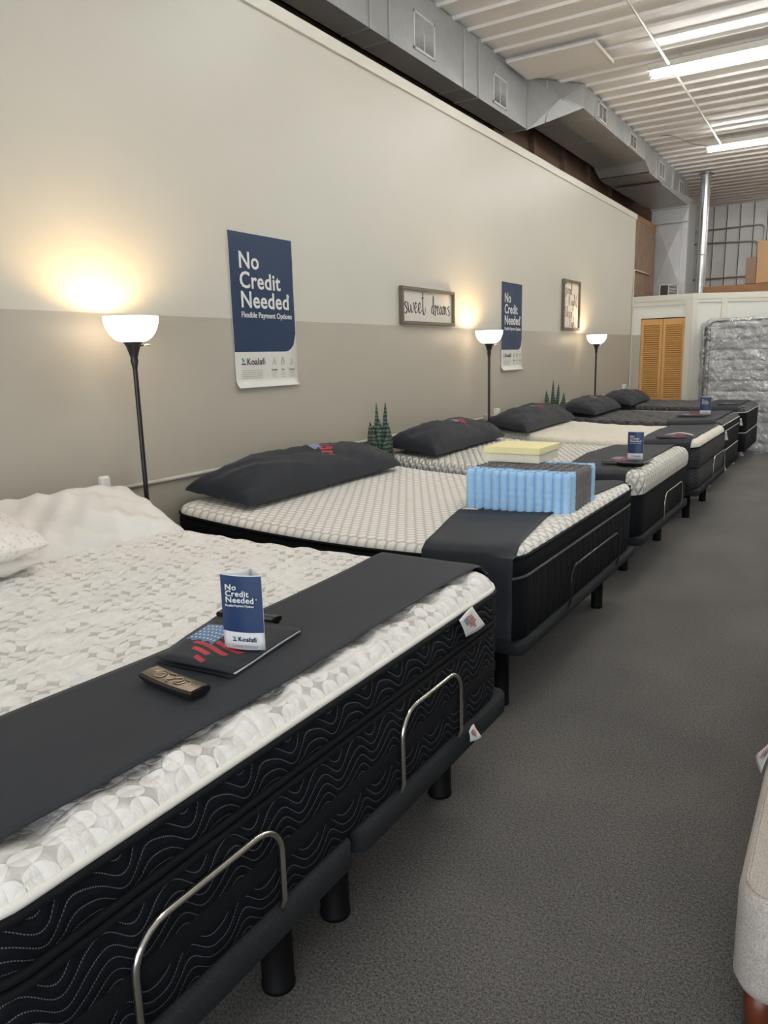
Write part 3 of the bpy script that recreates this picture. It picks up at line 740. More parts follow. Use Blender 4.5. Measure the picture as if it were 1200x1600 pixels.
o = MB().tube(cr([(XW+.06, 12.07, .96), (XW+.12, 12.12, .93), (XW+.11, 12.1, .8)], 6), .006, 6).build('power_cord', BLACKP); tag(o, 'black power cord hanging from the socket near the closet corner', 'cord')

# ------------------------------------------------------------------ floor lamps
def lamp(x, y, label):
    r = root('floor_lamp', (x, y, 0), label, 'lamp', 'torchiere lamps along the wall')
    MB().lathe([(.001, 0), (.125, 0), (.13, .008), (.125, .02), (.04, .03), (.016, .045), (.001, .045)], c=(x, y, 0), n=32).build('base', BRONZE, r)
    MB().lathe([(.0115, .03), (.0115, 1.58)], c=(x, y, 0), n=14).build('pole', BRONZE, r)
    MB().lathe([(.0115, 1.55), (.019, 1.585), (.017, 1.60), (.024, 1.625), (.034, 1.655), (.045, 1.672), (.045, 1.678), (.001, 1.678)], c=(x, y, 0), n=28).build('socket_cup', BRONZE, r)
    k = MB().tube([(x+.03, y+.02, 1.655), (x+.05, y+.04, 1.66), (x+.062, y+.052, 1.658)], .004, 6).build('switch', CHROME, r)
    prof = []
    for i in range(15):
        t = i/14; a = t*PI/2*.98
        prof.append((.040+(.128-.040)*math.sin(a), 1.674+.122*(1-math.cos(a))))
    prof2 = prof+[(q[0]-.004, q[1]) for q in reversed(prof[1:])]
    MB().lathe(prof2, c=(x, y, 0), n=40).build('lamp_shade', SHADEM, r)
    MB().lathe([(.001, 0), (.014, 0), (.016, .02), (.028, .045), (.028, .06), (.018, .08), (.001, .086)], c=(x, y, 1.68), n=16).build('bulb', BULBM, r)
    return r
l0 = lamp(-2.97, 2.52, 'lit torchiere floor lamp behind the gap after the white-pillow bed, nearest of the three')
for (x, y), lb in (((-2.97, 6.68), 'lit torchiere floor lamp between the two navy posters, middle of the three'),
                   ((-2.97, 10.12), 'lit torchiere floor lamp past the Good Night sign, farthest of the three')):
    c = dup(l0, (x, y, 0)); c['label'] = lb

# ------------------------------------------------------------------ posters
KOALA = 'Koalafi'
def koala_mark(parent, M, s):
    b = MB()
    b.add([(0, .95, 0), (.34, .95, 0), (.62, .45, 0), (.45, .22, 0)], [(0, 1, 2, 3)], M=M @ Matrix.Scale(s, 4))
    b.add([(.98, .95, 0), (1.0, .95, 0), (.62, .22, 0), (.45, .22, 0), (.62, .5, 0)], [(0, 3, 2, 1)] if False else [(0, 4, 3, 2, 1)], M=M @ Matrix.Scale(s, 4))
    b.build('logo_mark', TEAL, parent, smooth=False)
    b = MB(); b.add([(.02, -.18, 0), (1.0, -.18, 0), (1.0, .1, 0), (.55, .02, 0), (.02, .1, 0)], [(0, 1, 2, 3, 4)], M=M @ Matrix.Scale(s, 4))
    b.build('logo_base', INK, parent, smooth=False)
def poster(y0, y1, z0, z1, label):
    r = root('poster', (XW, (y0+y1)/2, z0), label, 'poster', 'navy payment posters on the wall')
    W, H = y1-y0, z1-z0; nz = 26
    def X(t, s_):     # t from bottom 0..1
        c = max(0, 1-t/.055)
        return XW+.004+.03*c*c*(1-.3*s_)+.0015*math.sin(t*9+s_*5)*min(1, t*3)*.5+.001
    P = [[(X((k/nz)**1.6, j/8), y0+W*j/8, z0+H*(k/nz)**1.6) for k in range(nz+1)] for j in range(9)]
    MB().grid(P).build('poster_sheet', POSTERW, r, solid=.0006)
    # navy area with rounded lower right corner
    zb = z0+H*.235; rad = .115*W/.6
    out = []
    nn = 24
    for j in range(nn+1):
        yy = y0+.002+(W-.008)*j/nn
        d = yy-(y1-.006-rad)
        zlow = zb if d <= 0 else zb+rad-math.sqrt(max(0, rad*rad-d*d))
        out.append([(X(((zlow+(z1-.003-zlow)*k/16)-z0)/H, j/nn)+.0012, yy, zlow+(z1-.003-zlow)*k/16) for k in range(17)])
    # refine the corner
    MB().grid(out).build('navy_panel', NAVYP, r)
    def T(s_, zf, d=.0045): return frame((XW+.004+d, y0+W*s_, z0+H*zf), (0, 1, 0), (0, 0, 1))
    for ln, zf in (('No', .775), ('Credit', .650), ('Needed', .525)):
        text(ln, .135*H/.915, LETTER, r, T(.13, zf), bold=.0024, sx=1.02*W/.6, sp=1.05, name='headline')
    text('*', .05, LETTER, r, T(.875, .585), bold=.001, name='headline')
    text('Flexible Payment Options', .0475*H/.915, LETTER, r, T(.13, .46), bold=.0006, sx=.98*W/.6, name='subline')
    koala_mark(r, T(.09, .158), .036)
    text(KOALA, .058, INK, r, T(.17, .150), bold=.0002, sp=1.10, sx=.98*W/.6, name='logo_lettering')
    b = MB()
    for k in range(5):
        M = T(.09, .112-k*.013, .004); b.box(0, .19*W/.6, 0, .0022, 0, .0004, M=M)
    b.build('small_print', GREYINK, r, smooth=False)
    for i, wd in enumerate(('Flexible', 'Fast', 'Trusted')):
        s_ = .60+.145*i
        text(wd, .019, INK, r, T(s_, .105), align='CENTER', name='caption', ext=.0003)
        b = MB()
        for k in range(3): b.box(-.025, .025, 0, .002, 0, .0004, M=T(s_, .088-k*.014))
        b.build('small_print', GREYINK, r, smooth=False)
        b = MB(); M = T(s_, .165)
        if i == 0:
            b.tube([(0, .030, 0), (0, .008, 0), (-.016, -.016, 0)], .0010, 4, M=M); b.tube([(0, .008, 0), (.016, -.016, 0), (.006, -.016, 0)], .0010, 4, M=M)
        elif i == 1:
            b.tube([(.015*math.cos(a*PI/8), .018*math.sin(a*PI/8), 0) for a in range(16)], .0010, 4, closed=True, M=M); b.tube([(0, .018, 0), (0, .028, 0)], .002, 4, M=M); b.tube([(0, 0, 0), (.006, .008, 0)], .001, 4, M=M)
        else:
            b.tube([(-.016, -.012, 0), (-.004, -.018, 0), (.012, -.008, 0), (.014, .004, 0)], .0010, 4, M=M); b.tube([(.003+.008*math.cos(a*PI/5), .012+.008*math.sin(a*PI/5), 0) for a in range(10)], .0010, 4, closed=True, M=M)
        b.build('icon', INK, r)
    return r
poster(3.464, 4.063, 1.41, 2.326, 'navy No Credit Needed poster above the black bolster pillow, nearer of two')
poster(7.494, 8.062, 1.405, 2.308, 'navy No Credit Needed poster behind the middle floor lamp, farther of two')

# ------------------------------------------------------------------ hand-lettered signs
G = {
 's': (.62, [[(.52, .98), (.34, 1.06), (.16, .82), (.36, .5), (.5, .2), (.28, -.12), (.02, .02)]]),
 'w': (.95, [[(0, 1.0), (.08, .3), (.22, -.02), (.40, .45), (.44, .8)], [(.42, .8), (.48, .2), (.62, .0), (.82, .5), (.86, 1.0), (.78, .92)]]),
 'e': (.58, [[(0, .38), (.28, .52), (.40, .85), (.24, 1.04), (.06, .62), (.16, .06), (.36, .02), (.58, .35)]]),
 't': (.62, [[(.18, 2.15), (.16, 1.0), (.2, .2), (.34, -.18), (.52, .1), (.56, .62)], [(-.06, 1.52), (.40, 1.62)]]),
 'd': (.62, [[(.36, .86), (.16, .95), (.0, .42), (.12, 0), (.32, .3), (.44, 1.2), (.46, 2.0), (.36, 2.12), (.34, 1.2), (.42, .1), (.56, -.12)]]),
 'r': (.52, [[(0, .92), (.12, 1.1), (.14, .4), (.16, -.28)], [(.15, .55), (.28, .98), (.46, .85), (.48, .7)]]),
 'a': (.66, [[(.42, .82), (.22, .95), (.02, .45), (.14, .0), (.34, .28), (.44, .9), (.44, .3), (.56, .0), (.66, .2)]]),
 'm': (.95, [[(0, .9), (.08, 1.0), (.08, -.05)], [(.08, .5), (.25, 1.0), (.38, .8), (.38, .0)], [(.38, .5), (.56, 1.0), (.70, .75), (.72, .1), (.86, .05)]]),
 'G': (.95, [[(.62, 1.75), (.40, 2.05), (.08, 1.6), (.06, .9), (.34, .72), (.60, 1.15), (.62, .3), (.44, -.6), (.14, -.5), (.3, .0), (.8, .5)]]),
 'o': (.55, [[(.24, .98), (.04, .6), (.1, .06), (.3, .0), (.44, .5), (.3, .98), (.2, .9), (.42, .8), (.56, .8)]]),
 'N': (1.0, [[(.04, .0), (.06, 2.0)], [(.08, 2.0), (.3, 1.1), (.52, .1)], [(.52, .0), (.56, 2.05), (.66, 2.1)]]),
 'i': (.34, [[(.08, .95), (.08, .2), (.2, 0), (.34, .3)], [(.08, 1.38), (.1, 1.46)]]),
 'g': (.58, [[(.36, .86), (.14, .95), (.02, .5), (.14, .1), (.34, .4), (.4, .95), (.4, -.4), (.24, -.95), (.08, -.7), (.3, -.2), (.58, .3)]]),
 'h': (.62, [[(.05, 0), (.1, 1.2), (.26, 2.1), (.14, 2.15), (.08, 1.0), (.08, 0)], [(.1, .5), (.3, 1.0), (.42, .7), (.42, .1), (.6, .1)]]),
 'S': (.85, [[(.66, 1.75), (.42, 2.1), (.14, 1.7), (.34, 1.15), (.56, .6), (.34, -.1), (.02, .1)]]),
 'l': (.36, [[(.0, .4), (.22, 1.6), (.2, 2.15), (.08, 1.9), (.08, .3), (.2, 0), (.36, .3)]]),
 'p': (.6, [[(.08, 1.0), (.08, -.95)], [(.08, .6), (.28, 1.0), (.46, .6), (.36, .1), (.1, .12)]]),
 'T': (.85, [[(-.05, 1.85), (.4, 2.05), (.85, 1.95)], [(.4, 2.0), (.36, 1.0), (.34, -.05)]]),
 ' ': (.45, [])}
def script(b, txt, M, h, rad, cond=1.0):
    x = 0
    for ch in txt:
        wdt, st = G[ch]
        for s_ in st:
            pts = cr([((x+px)*h*cond, py*h, 0) for px, py in s_], 5)
            n = len(pts)
            rr = []
            for i in range(n):
                a, c = pts[max(i-1, 0)], pts[min(i+1, n-1)]; d = (c-a)
                rr.append(rad*(1.25 if d.y < -.4*abs(d.x) else .62))
            b.tube([(q.x, q.y, 0) for q in pts], rr, 5, M=M @ Matrix.Diagonal((1, 1, .3, 1)))
        x += wdt
    return x*h*cond
def sign(y0, y1, z0, z1, fr, label, lines):
    r = root('framed_sign', (XW, (y0+y1)/2, z0), label, 'sign')
    b = MB(); D = .038
    for q in ((y0, y1, z0, z0+fr), (y0, y1, z1-fr, z1), (y0, y0+fr, z0+fr, z1-fr), (y1-fr, y1, z0+fr, z1-fr)): b.box(XW+.002, XW+D, *q)
    b.build('sign_frame', SIGNF, r, smooth=False, bevel=.003)
    MB().box(XW+.003, XW+.014, y0+fr*.8, y1-fr*.8, z0+fr*.8, z1-fr*.8).build('sign_board', SIGNW, r, smooth=False)
    b = MB()
    for txt, yy, zz, h, rad, cond in lines:
        script(b, txt, frame((XW+.015, yy, zz), (0, 1, 0), (0, 0, 1)), h, rad, cond)
    b.build('script_lettering', INKBLACK, r)
sign(5.42, 6.36, 1.833, 2.133, .026, 'wide wood-framed sweet dreams sign on the wall left of middle lamp', [('sweet', 5.475, 1.93, .078, .0062, 1.42), ('dreams', 5.95, 1.93, .068, .0055, 1.30)])
sign(9.37, 10.02, 1.850, 2.462, .030, 'tall wood-framed Good Night Sleep Tight sign before the farthest lamp', [('Good', 9.45, 2.295, .062, .0046, 1.75), ('Night', 9.60, 2.155, .062, .0042, 1.75), ('Sleep', 9.45, 2.015, .060, .0042, 1.75), ('Tight', 9.62, 1.895, .056, .0042, 1.75)])

# ------------------------------------------------------------------ flag print
def flag(mapf, parent, name='flag_print', W=.26, H=.17, rag=3, mats=(FLAGRED, FLAGBLUE, FLAGWHITE)):
    """mapf(s,t)->point; s right 0..1, t up 0..1"""
    b = MB(); rnd = random.Random(rag)
    wave = lambda s: .07*math.sin(s*5.2)-.10*s
    for k in range(7):
        t0 = 1-k*(1/6.5)*.98; t1 = t0-.085
        s0 = .46 if t0 > .44 else .18+.1*rnd.random(); s1 = .86+.14*rnd.random()-(.28 if k > 4 else 0)-(.1 if k == 4 else 0)
        if k == 0: s0 = .40
        if k == 6: s0, s1 = .45, .66
        n = 12; P = []
        for i in range(n+1):
            s_ = s0+(s1-s0)*i/n; e = 1 if i < n else .35
            P.append([mapf(s_, t0+wave(s_)), mapf(s_, (t0+t1)/2+wave(s_)), mapf(s_, t0+(t1-t0)*e+wave(s_))])
        b.grid(P, mi=0)
    P = []
    for i in range(9):
        s_ = .02+.42*i/8; lo_ = .42+.04*math.sin(i*2.2)
        P.append([mapf(s_+.0*j, lo_+(.98-lo_)*j/6+wave(s_)) for j in range(7)])
    b.grid(P, mi=1)
    for i in range(7):
        for j in range(5):
            s_ = .055+.058*i; t = .50+.10*j+wave(s_)+.0; d = .013
            c = [Vector(mapf(s_+a, t+c_)) for a, c_ in ((-d, -d*1.4), (d, -d*1.4), (d, d*1.4), (-d, d*1.4))]
            nrm = (c[1]-c[0]).cross(c[3]-c[0]).normalized()*.0008
            b.add([tuple(q+nrm) for q in c], [(0, 1, 2, 3)], mi=2)
    return b.build(name, list(mats), parent)

# ------------------------------------------------------------------ mattress builder
def rrect(x0, x1, y0, y1, r, n=10, seg=.05):
    """rounded rectangle loop: list of (x, y, nx, ny, s)"""
    pts = []
    for cx_, cy_, a0 in ((x1-r, y0+r, -PI/2), (x1-r, y1-r, 0), (x0+r, y1-r, PI/2), (x0+r, y0+r, PI)):
        for k in range(n+1):
            a = a0+PI/2*k/n; pts.append((cx_+r*math.cos(a), cy_+r*math.sin(a), math.cos(a), math.sin(a)))
    out = []; s_ = 0
    m = len(pts)
    for i in range(m):
        p, q = pts[i], pts[(i+1) % m]
        d = math.hypot(q[0]-p[0], q[1]-p[1]); k = max(1, int(d/seg))
        for j in range(k):
            t = j/k; out.append((p[0]+(q[0]-p[0])*t, p[1]+(q[1]-p[1])*t, p[2]+(q[2]-p[2])*t, p[3]+(q[3]-p[3])*t, s_+d*t))
        s_ += d
    return out, s_
class Mattress:
    def __init__(m, name, x0, x1, y0, y1, zb, zt, label, r=.11, head=.0, mid=.0, foot=.0, group='display mattresses in a row'):
        m.x0, m.x1, m.y0, m.y1, m.zb, m.zt, m.r = x0, x1, y0, y1, zb, zt, r
        m.h, m.m, m.f = head, mid, foot
        m.root = root(name, ((x0+x1)/2, (y0+y1)/2, zb), label, 'mattress', group)
    def off(m, x):
        t = max(0, min(1, (x-m.x0)/(m.x1-m.x0)))
        # quadratic through head, middle and foot offsets
        return m.h*(1-t)*(1-2*t)+4*m.m*t*(1-t)+m.f*t*(2*t-1)
    def side(m, levels, mt, name, flow=1.0):
        """levels: (z, outset); the sag is applied in proportion to height"""
        loop, tot = rrect(m.x0, m.x1, m.y0, m.y1, m.r); P = []; U = []
        for (x, y, nx, ny, s_) in loop+[loop[0][:4]+(tot,)]:
            rowp = []; rowu = []
            for z, o in levels:
                k = (z-m.zb)/(m.zt-m.zb)
                rowp.append((x+nx*o, y+ny*o, z+m.off(x)*k*flow)); rowu.append((s_, z))
            P.append(rowp); U.append(rowu)
        return MB().grid(P, uvs=U).build(name, mt, m.root)
    def tape(m, z, rad, mt, out=.004, name='binding_tape'):
        loop, tot = rrect(m.x0, m.x1, m.y0, m.y1, m.r); k = (z-m.zb)/(m.zt-m.zb)
        return MB().tube([(x+nx*out, y+ny*out, z+m.off(x)*k) for x, y, nx, ny, s_ in loop], rad, 8, closed=True).build(name, mt, m.root)
    def halfw(m, y):
        a = (m.x1-m.x0)/2; r = m.r; d = max(0, max(m.y0+r-y, y-(m.y1-r)))
        return a-r+math.sqrt(max(0, r*r-d*d))
    def z(m, x, y, q=True):
        e = m.edge; d = min(y-m.y0, m.y1-y, x-m.x0, m.x1-x)
        # rounded corner distance
        cx_ = min(max(x, m.x0+m.r), m.x1-m.r); cy_ = min(max(y, m.y0+m.r), m.y1-m.r)
        if x != cx_ and y != cy_: d = m.r-math.hypot(x-cx_, y-cy_)
        d = max(0, d); t = min(1, d/e)
        k = (m.ztape-m.zb)/(m.zt-m.zb)
        rise = (m.zt-m.ztape)*math.sqrt(max(0, 1-(1-t)**2))
        zz = m.ztape+m.off(x)*(k+(1-k)*t)+rise
        if q and m.q: zz += m.q(x, y)*t
        return zz
    def top(m, ztape, edge, mt, q=None, res=.03, name='quilted_top'):
        m.ztape, m.edge, m.q = ztape, edge, q
        def samples(a, b_, r, step):
            n1 = 12; s_ = [a+r*(1-math.cos(PI/2*k/n1)) for k in range(n1)]
            n2 = max(4, int((b_-a-2*r)/step)); s_ += [a+r+(b_-a-2*r)*k/n2 for k in range(n2+1)]
            s_ += [b_-r*(1-math.cos(PI/2*k/n1)) for k in reversed(range(n1))]; return s_
        ys = samples(m.y0, m.y1, m.r, res)
        xc = (m.x0+m.x1)/2; a = (m.x1-m.x0)/2
        us = [(x-xc)/a for x in samples(m.x0, m.x1, m.r, res)]
        P = []; U = []
        for u in us:
            rp = []; ru = []
            for y in ys:
                x = xc+u*m.halfw(y); rp.append((x, y, m.z(x, y))); ru.append((x, y))
            P.append(rp); U.append(ru)
        return MB().grid(P, uvs=U).build(name, mt, m.root)
    def bottom(m, z, mt):
        loop, tot = rrect(m.x0, m.x1, m.y0, m.y1, m.r)
        return loop

def law_tag(parent, o, xd, yd, w, h, flip=1, name='flag_tag'):
    """small white tag with a printed flag, slightly curled"""
    xd = Vector(xd).normalized(); yd = Vector(yd).normalized(); nd = xd.cross(yd).normalized()*flip
    o = Vector(o)
    def mp(s_, t, d=0): return tuple(o+xd*(w*s_)+yd*(h*t)+nd*(.004+.012*(1-t)*s_+.006*math.sin(s_*3+t*2)+d))
    t = MB().grid([[mp(i/6, j/6) for j in range(7)] for i in range(7)]).build(name, PAPER, parent, solid=.0006)
    flag(lambda s_, q: mp(.18+.62*s_, .28+.55*q, .0012), t, name='tag_print', mats=(FLAGRED, FLAGGREY, FLAGWHITE))
    return t

def base(name, x0, x1, y0, y1, z0, z1, splits, legs, bars, label, legr=.033, mt=PLAT, group='adjustable bed bases'):
    r = root(name, ((x0+x1)/2, (y0+y1)/2, 0), label, 'bed base', group)
    ys = [y0]+splits+[y1]
    for a, c in zip(ys[:-1], ys[1:]):
        ga = .008 if a != y0 else 0; gc = .008 if c != y1 else 0
        loop, tot = rrect(x0, x1, a+ga, c-gc, .045, 6, .2)
        b = MB(); m_ = (z0+z1)/2; rings = []
        prof = [(z0, -.030), (z0+.003, -.012), (z0+.011, -.001), (z1-.013, 0), (z1-.004, -.005), (z1, -.022)]
        P = [[(x+nx*o_, y+ny*o_, zz) for zz, o_ in prof] for x, y, nx, ny, s_ in loop]
        b.grid(P, closeu=True); n = len(loop)
        b.add([(x-nx*.022, y-ny*.022, z1) for x, y, nx, ny, s_ in loop], [tuple(range(n))])
        b.add([(x-nx*.03, y-ny*.03, z0) for x, y, nx, ny, s_ in loop], [tuple(reversed(range(n)))])
        b.build('platform', mt, r)
    if legs:
        for (lx, ly) in legs:
            MB().lathe([(.001, 0), (legr*1.05, 0), (legr*1.05, .012), (legr, .014), (legr, z0-.02), (legr*1.25, z0-.018), (legr*1.25, z0+.004)], c=(lx, ly, 0), n=20).build('leg', BLACKP, r)
    for (xa, ya, yb, za, zb_, mb, rad) in bars:
        cr_ = .075
        pts = [(xa-.05, ya, za-.02), (xa-.01, ya, za-.01), (xa, ya, za+.02), (xa, ya, zb_-cr_)]
        pts += [(xa, ya+cr_*(1-math.cos(PI/2*k/6)), zb_-cr_+cr_*math.sin(PI/2*k/6)) for k in range(1, 7)]
        pts += [(xa, yb-cr_+cr_*math.sin(PI/2*k/6), zb_-cr_+cr_*math.cos(PI/2*k/6)) for k in range(0, 7)]
        pts += [(xa, yb, za+.02), (xa-.01, yb, za-.01), (xa-.05, yb, za-.02)]
        MB().tube(pts, rad, 10).build('retainer_bar', mb, r)
    return r

def runner(m, name, xa, xb, hangn, hangf, label, amp=.004, seed=0, lift=.008, hx=0.0):
    """cloth across the bed; xa(y), xb(y) edges; hang: z of hanging ends or None"""
    ys = []
    g = .014
    rows = []   # (kind, y, z or None)
    if hangn is not None:
        n = 12
        for k in range(n): rows.append((m.y0-g-.004*math.sin(k*.9), hangn+(m.ztape-.02-hangn)*k/n, 'h'))
    nn = 46
    ylist = [m.y0+(m.y1-m.y0)*k/nn for k in range(nn+1)]
    ylist = sorted(set(ylist+[m.y0+.012, m.y0+.03, m.y1-.012, m.y1-.03]))
    for y in ylist: rows.append((y, None, 't'))
    if hangf is not None:
        n = 10
        for k in range(1, n+1): rows.append((m.y1+g, m.ztape-.02+(hangf-m.ztape+.02)*k/n, 'h'))
    nx = 22; P = []
    for i in range(nx+1):
        t = i/nx; col = []
        for (y, z, kd) in rows:
            yc = min(max(y, m.y0), m.y1)
            x = xa(yc)+(xb(yc)-xa(yc))*t
            if kd == 't':
                e = min(y-m.y0, m.y1-y)
                yy = min(max(y, m.y0+.004), m.y1-.004)
                zz = m.z(min(x, m.x1-.015), yy, False)+lift+amp*.6*vn(x*7, y*6, seed)
                yo = y
                if e < .03:
                    k = 1-e/.03; yo = y-g*k if y-m.y0 < m.y1-y else y+g*k
                # keep above the neighbouring heights so it bridges rather than sinks
                col.append((x, yo, zz))
            else:
                xx = x+hx*(m.ztape-z)
                col.append((xx, y+(.006*math.sin(x*22+seed)*(m.ztape-z)/.3)*(-1 if y < m.y0 else 1)-(.004 if y < m.y0 else -.004), z+m.off(x)))
        P.append(col)
    o = MB().grid(P).build(name, BCLOTH, solid=.003)
    return tag(o, label, 'bed runner', 'black runners across the bed feet')

# ------------------------------------------------------------------ pillows
def pillow(name, c, L_, W_, T_, rz, tilt, mt, label, seed=0, fl=None, grp='black bolster pillows', sagmid=.0, quad=.055, bend=0.0):
    flat = mt is BPILLOW
    """long axis local x; c centre; returns root with pillow_cover and flag_print"""
    r = root(name, c, label, 'pillow', grp)
    R_ = Matrix.Rotation(rz, 4, 'Z') @ Matrix.Rotation(tilt, 4, 'X')
    def S(u, v, sgn, d=0.0):
        eu = 1-abs(u)**2.6; ev = 1-abs(v)**2.6
        hgt = T_/2*max(0, eu)**.34*max(0, ev)**.46
        if mt is WPILLOW: hgt += (.016*math.sin(u*7+v*5+1.5*math.sin(v*4+seed))*(1-max(0, v*.3)) + .008*math.sin(u*19-v*9+seed))*max(0, eu*ev)**.5
        if flat and sgn < 0: hgt *= .18
        x = u*L_/2*(1-quad*.6*(1-v*v)*abs(u)**3); y = v*W_/2*(1-quad*(1-u*u)-.0)
        hgt *= 1+.10*vn(u*3.1, v*2.3, seed)
        wr = .014*vn(u*9, v*5, seed+1)*(1-eu*ev*.75)+.006*vn(u*15, v*9, seed+5)
        hgt += wr*max(0, eu*ev)**.4
        z = sgn*(hgt+d)+bend*(u*u)
        return R_ @ Vector((x, y, z))
    nu, nv = 54, 30
    cs = lambda k, n: math.sin((k/n-.5)*PI)*.75+(2*k/n-1)*.25
    b = MB()
    for sgn in (1, -1):
        P = [[S(cs(i, nu), cs(j, nv), sgn) for j in range(nv+1)] for i in range(nu+1)]
        if sgn < 0: P = P[::-1]
        b.grid([[tuple(Vector(c)+q) for q in row] for row in P])
    o = b.build('pillow_cover', mt, r)
    if fl:
        u0, v0, du, dv = fl
        flag(lambda s_, t: tuple(Vector(c)+S(u0+(s_-.5)*du, v0+(t-.5)*dv, 1, .002)), o, rag=seed+2)
    return r

# ------------------------------------------------------------------ paper goods
def brochure(c, ang, label, w_=.105, h_=.19, lod=False):
    """tri-fold table tent; c base centre of the front panel; ang: direction of the text (radians in plan)"""
    r = root('brochure_stand', c, label, 'brochure', 'navy table tents on the beds')
    xd = Vector((math.cos(ang), math.sin(ang), 0)); nd = Vector((xd.y, -xd.x, 0)); C_ = Vector(c)
    n = 10
    def fr_(s_, z, d=0): return tuple(C_+xd*(w_*s_)+nd*(.010*(1-(2*s_)**2)+d)+Vector((0, 0, z)))
    P = [[fr_(-.5+i/n, h_*k/8) for k in range(9)] for i in range(n+1)]
    MB().grid(P).build('front_panel', CARDW, r, solid=.0006)
    apex = C_-nd*.055
    for s_ in (-.5, .5):
        a = Vector(fr_(s_, 0)); q = [[tuple(a.lerp(apex+xd*.0, i/4)+Vector((0, 0, h_*k/4))) for k in range(5)] for i in range(5)]
        MB().grid(q).build('side_panel', CARDW, r, solid=.0006)
    zb = h_*.235
    P = [[fr_(-.497+.994*i/n, zb+(h_-.002-zb)*k/6, .0010) for k in range(7)] for i in range(n+1)]
    MB().grid(P).build('navy_panel', NAVY, r)
    def T(s_, z): return frame(fr_(0, z, .0030), tuple(xd), (0, 0, 1)) @ Matrix.Translation((w_*s_, 0, -.0006))
    z = h_
    for ln, zf in (('No', .805), ('Credit', .722), ('Needed', .639)):
        text(ln, .0200, LETTER, r, T(-.345, z*zf), bold=.0003, sx=1.10, sp=1.06, name='headline', ext=.001)
    text('*', .009, LETTER, r, T(.385, z*.672), name='headline', ext=.001)
    text('Flexible Payment Options', .0072, LETTER, r, T(-.36, z*.585), bold=.0001, sx=1.0, name='subline', ext=.001)
    koala_mark(r, T(-.23, z*.125), .010)
    text(KOALA, .0160, INK, r, T(-.10, z*.118), bold=.00008, sp=1.10, name='logo_lettering', ext=.001)
    b = MB()
    for k in range(3): b.box(-w_*.25, w_*.37, 0, .0006, .001, .0014, M=T(0, z*.06-k*.0022))
    b.build('small_print', GREYINK, r, smooth=False)
    return r
def folder(corners, z, th, label, fl=True, paper=True, grp='black flag folders on the beds', mats=(FLAGRED, FLAGBLUE, FLAGWHITE), tilt=0.0):
    """corners A (near left), B (near right), C (far right), D (far left)"""
    A, B, C_, D = [Vector((q[0], q[1], z)) for q in corners]
    cen = (A+B+C_+D)/4
    r = root('flag_folder', (cen.x, cen.y, z), label, 'folder', grp)
    def pt(s_, t, h): return (A.lerp(B, s_)).lerp(D.lerp(C_, s_), t)+Vector((0, 0, h+.0018*vn(s_*3, t*3, 4)))
    b = MB(); n = 8
    P = [[tuple(pt(i/n, j/n, th)) for j in range(n+1)] for i in range(n+1)]; b.grid(P)
    o = b.build('cover', BCLOTH, r, solid=.003)
    P = [[tuple(pt(i/n*.985+.004, j/n*.985+.004, 0)) for j in range(n+1)] for i in range(n+1)]
    MB().grid(P).build('back_cover', BCLOTH, r, solid=.003)
    P = [[tuple(pt(.03+i/n*.965, .05+j/n*.93, th*.5)) for j in range(n+1)] for i in range(n+1)]
    MB().grid(P).build('paper_insert', PAPER, r, solid=max(.001, th*.35))
    if fl: flag(lambda s_, t: tuple(pt(s_*fl[2]+fl[0], t*fl[3]+fl[1], th+.0022)), o, mats=mats, rag=9)
    return r
def remote(c, ang, L_, W_, label, fancy=True, mtop=None):
    r = root('remote_control', c, label, 'remote', 'bed remotes on the runners')
    R_ = Matrix.Translation(c) @ Matrix.Rotation(ang, 4, 'Z')
    # tapered body: wide top, narrower underside
    n = 14; P = []
    for i in range(n+1):
        u = -1+2*i/n; wv = W_/2*(1-.06*u*u); row = []
        for (k, z) in ((-.72, .002), (-.98, .014), (-1, .020), (-.9, .0235), (0, .0250), (.9, .0235), (1, .020), (.98, .014), (.72, .002)):
            zz = z+.003*u*u
            row.append(tuple(R_ @ Vector((u*L_/2*(1 if z > .01 else .92), k*wv, zz))))
        row.append(row[0]); P.append(row)
    b = MB(); b.grid(P)
    for i in (0, n): b.add(P[i][:-1], [tuple(range(9)) if i else tuple(reversed(range(9)))])
    body = b.build('remote_body', BLACKP if not fancy else mat('gloss_black_plastic', (.015, .014, .013), .12), r)
    fp = MB(); fp.grid([[tuple(R_ @ Vector((u*L_/2*.96, k*W_/2*.88*(1-.06*u*u), .0262+.003*u*u-.0012*k*k)) ) for k in (-1, -.5, 0, .5, 1)] for u in [-1+2*i/10 for i in range(11)]])
    fp.build('face_plate', mat('bronze_face_plate', (.085, .072, .060), .22, .7) if fancy else mat('gloss_black_face', (.02, .02, .022), .1), body)
    b = MB()
    if fancy:
        for pts in ([(-.07, .0), (-.055, .016), (-.035, .01), (-.03, -.008), (-.05, -.014), (-.06, 0), (-.04, .008)], [(-.03, .012), (-.01, .016), (0, .002), (-.012, -.012), (-.002, -.016)],
                    [(0, .004), (.015, .014), (.025, .002), (.012, -.010), (.03, -.012), (.038, .004)], [(.03, .012), (.048, .010), (.055, -.002)]):
            b.tube(cr([tuple(R_ @ Vector((x, y, .0275))) for x, y in pts], 4), .0013, 5)
        b.build('scroll_print', mat('gold_scroll', (.50, .40, .28), .3, .8), body)
    else:
        for k in range(5):
            for j in (-1, 1): b.lathe([(.001, .002), (.005, .0015), (.006, 0)], n=10, M=R_ @ Matrix.Translation((-L_*.3+k*L_*.15, j*W_*.2, .0268)))
        b.build('buttons', mat('grey_buttons', (.08, .08, .08), .4), body)
    return r

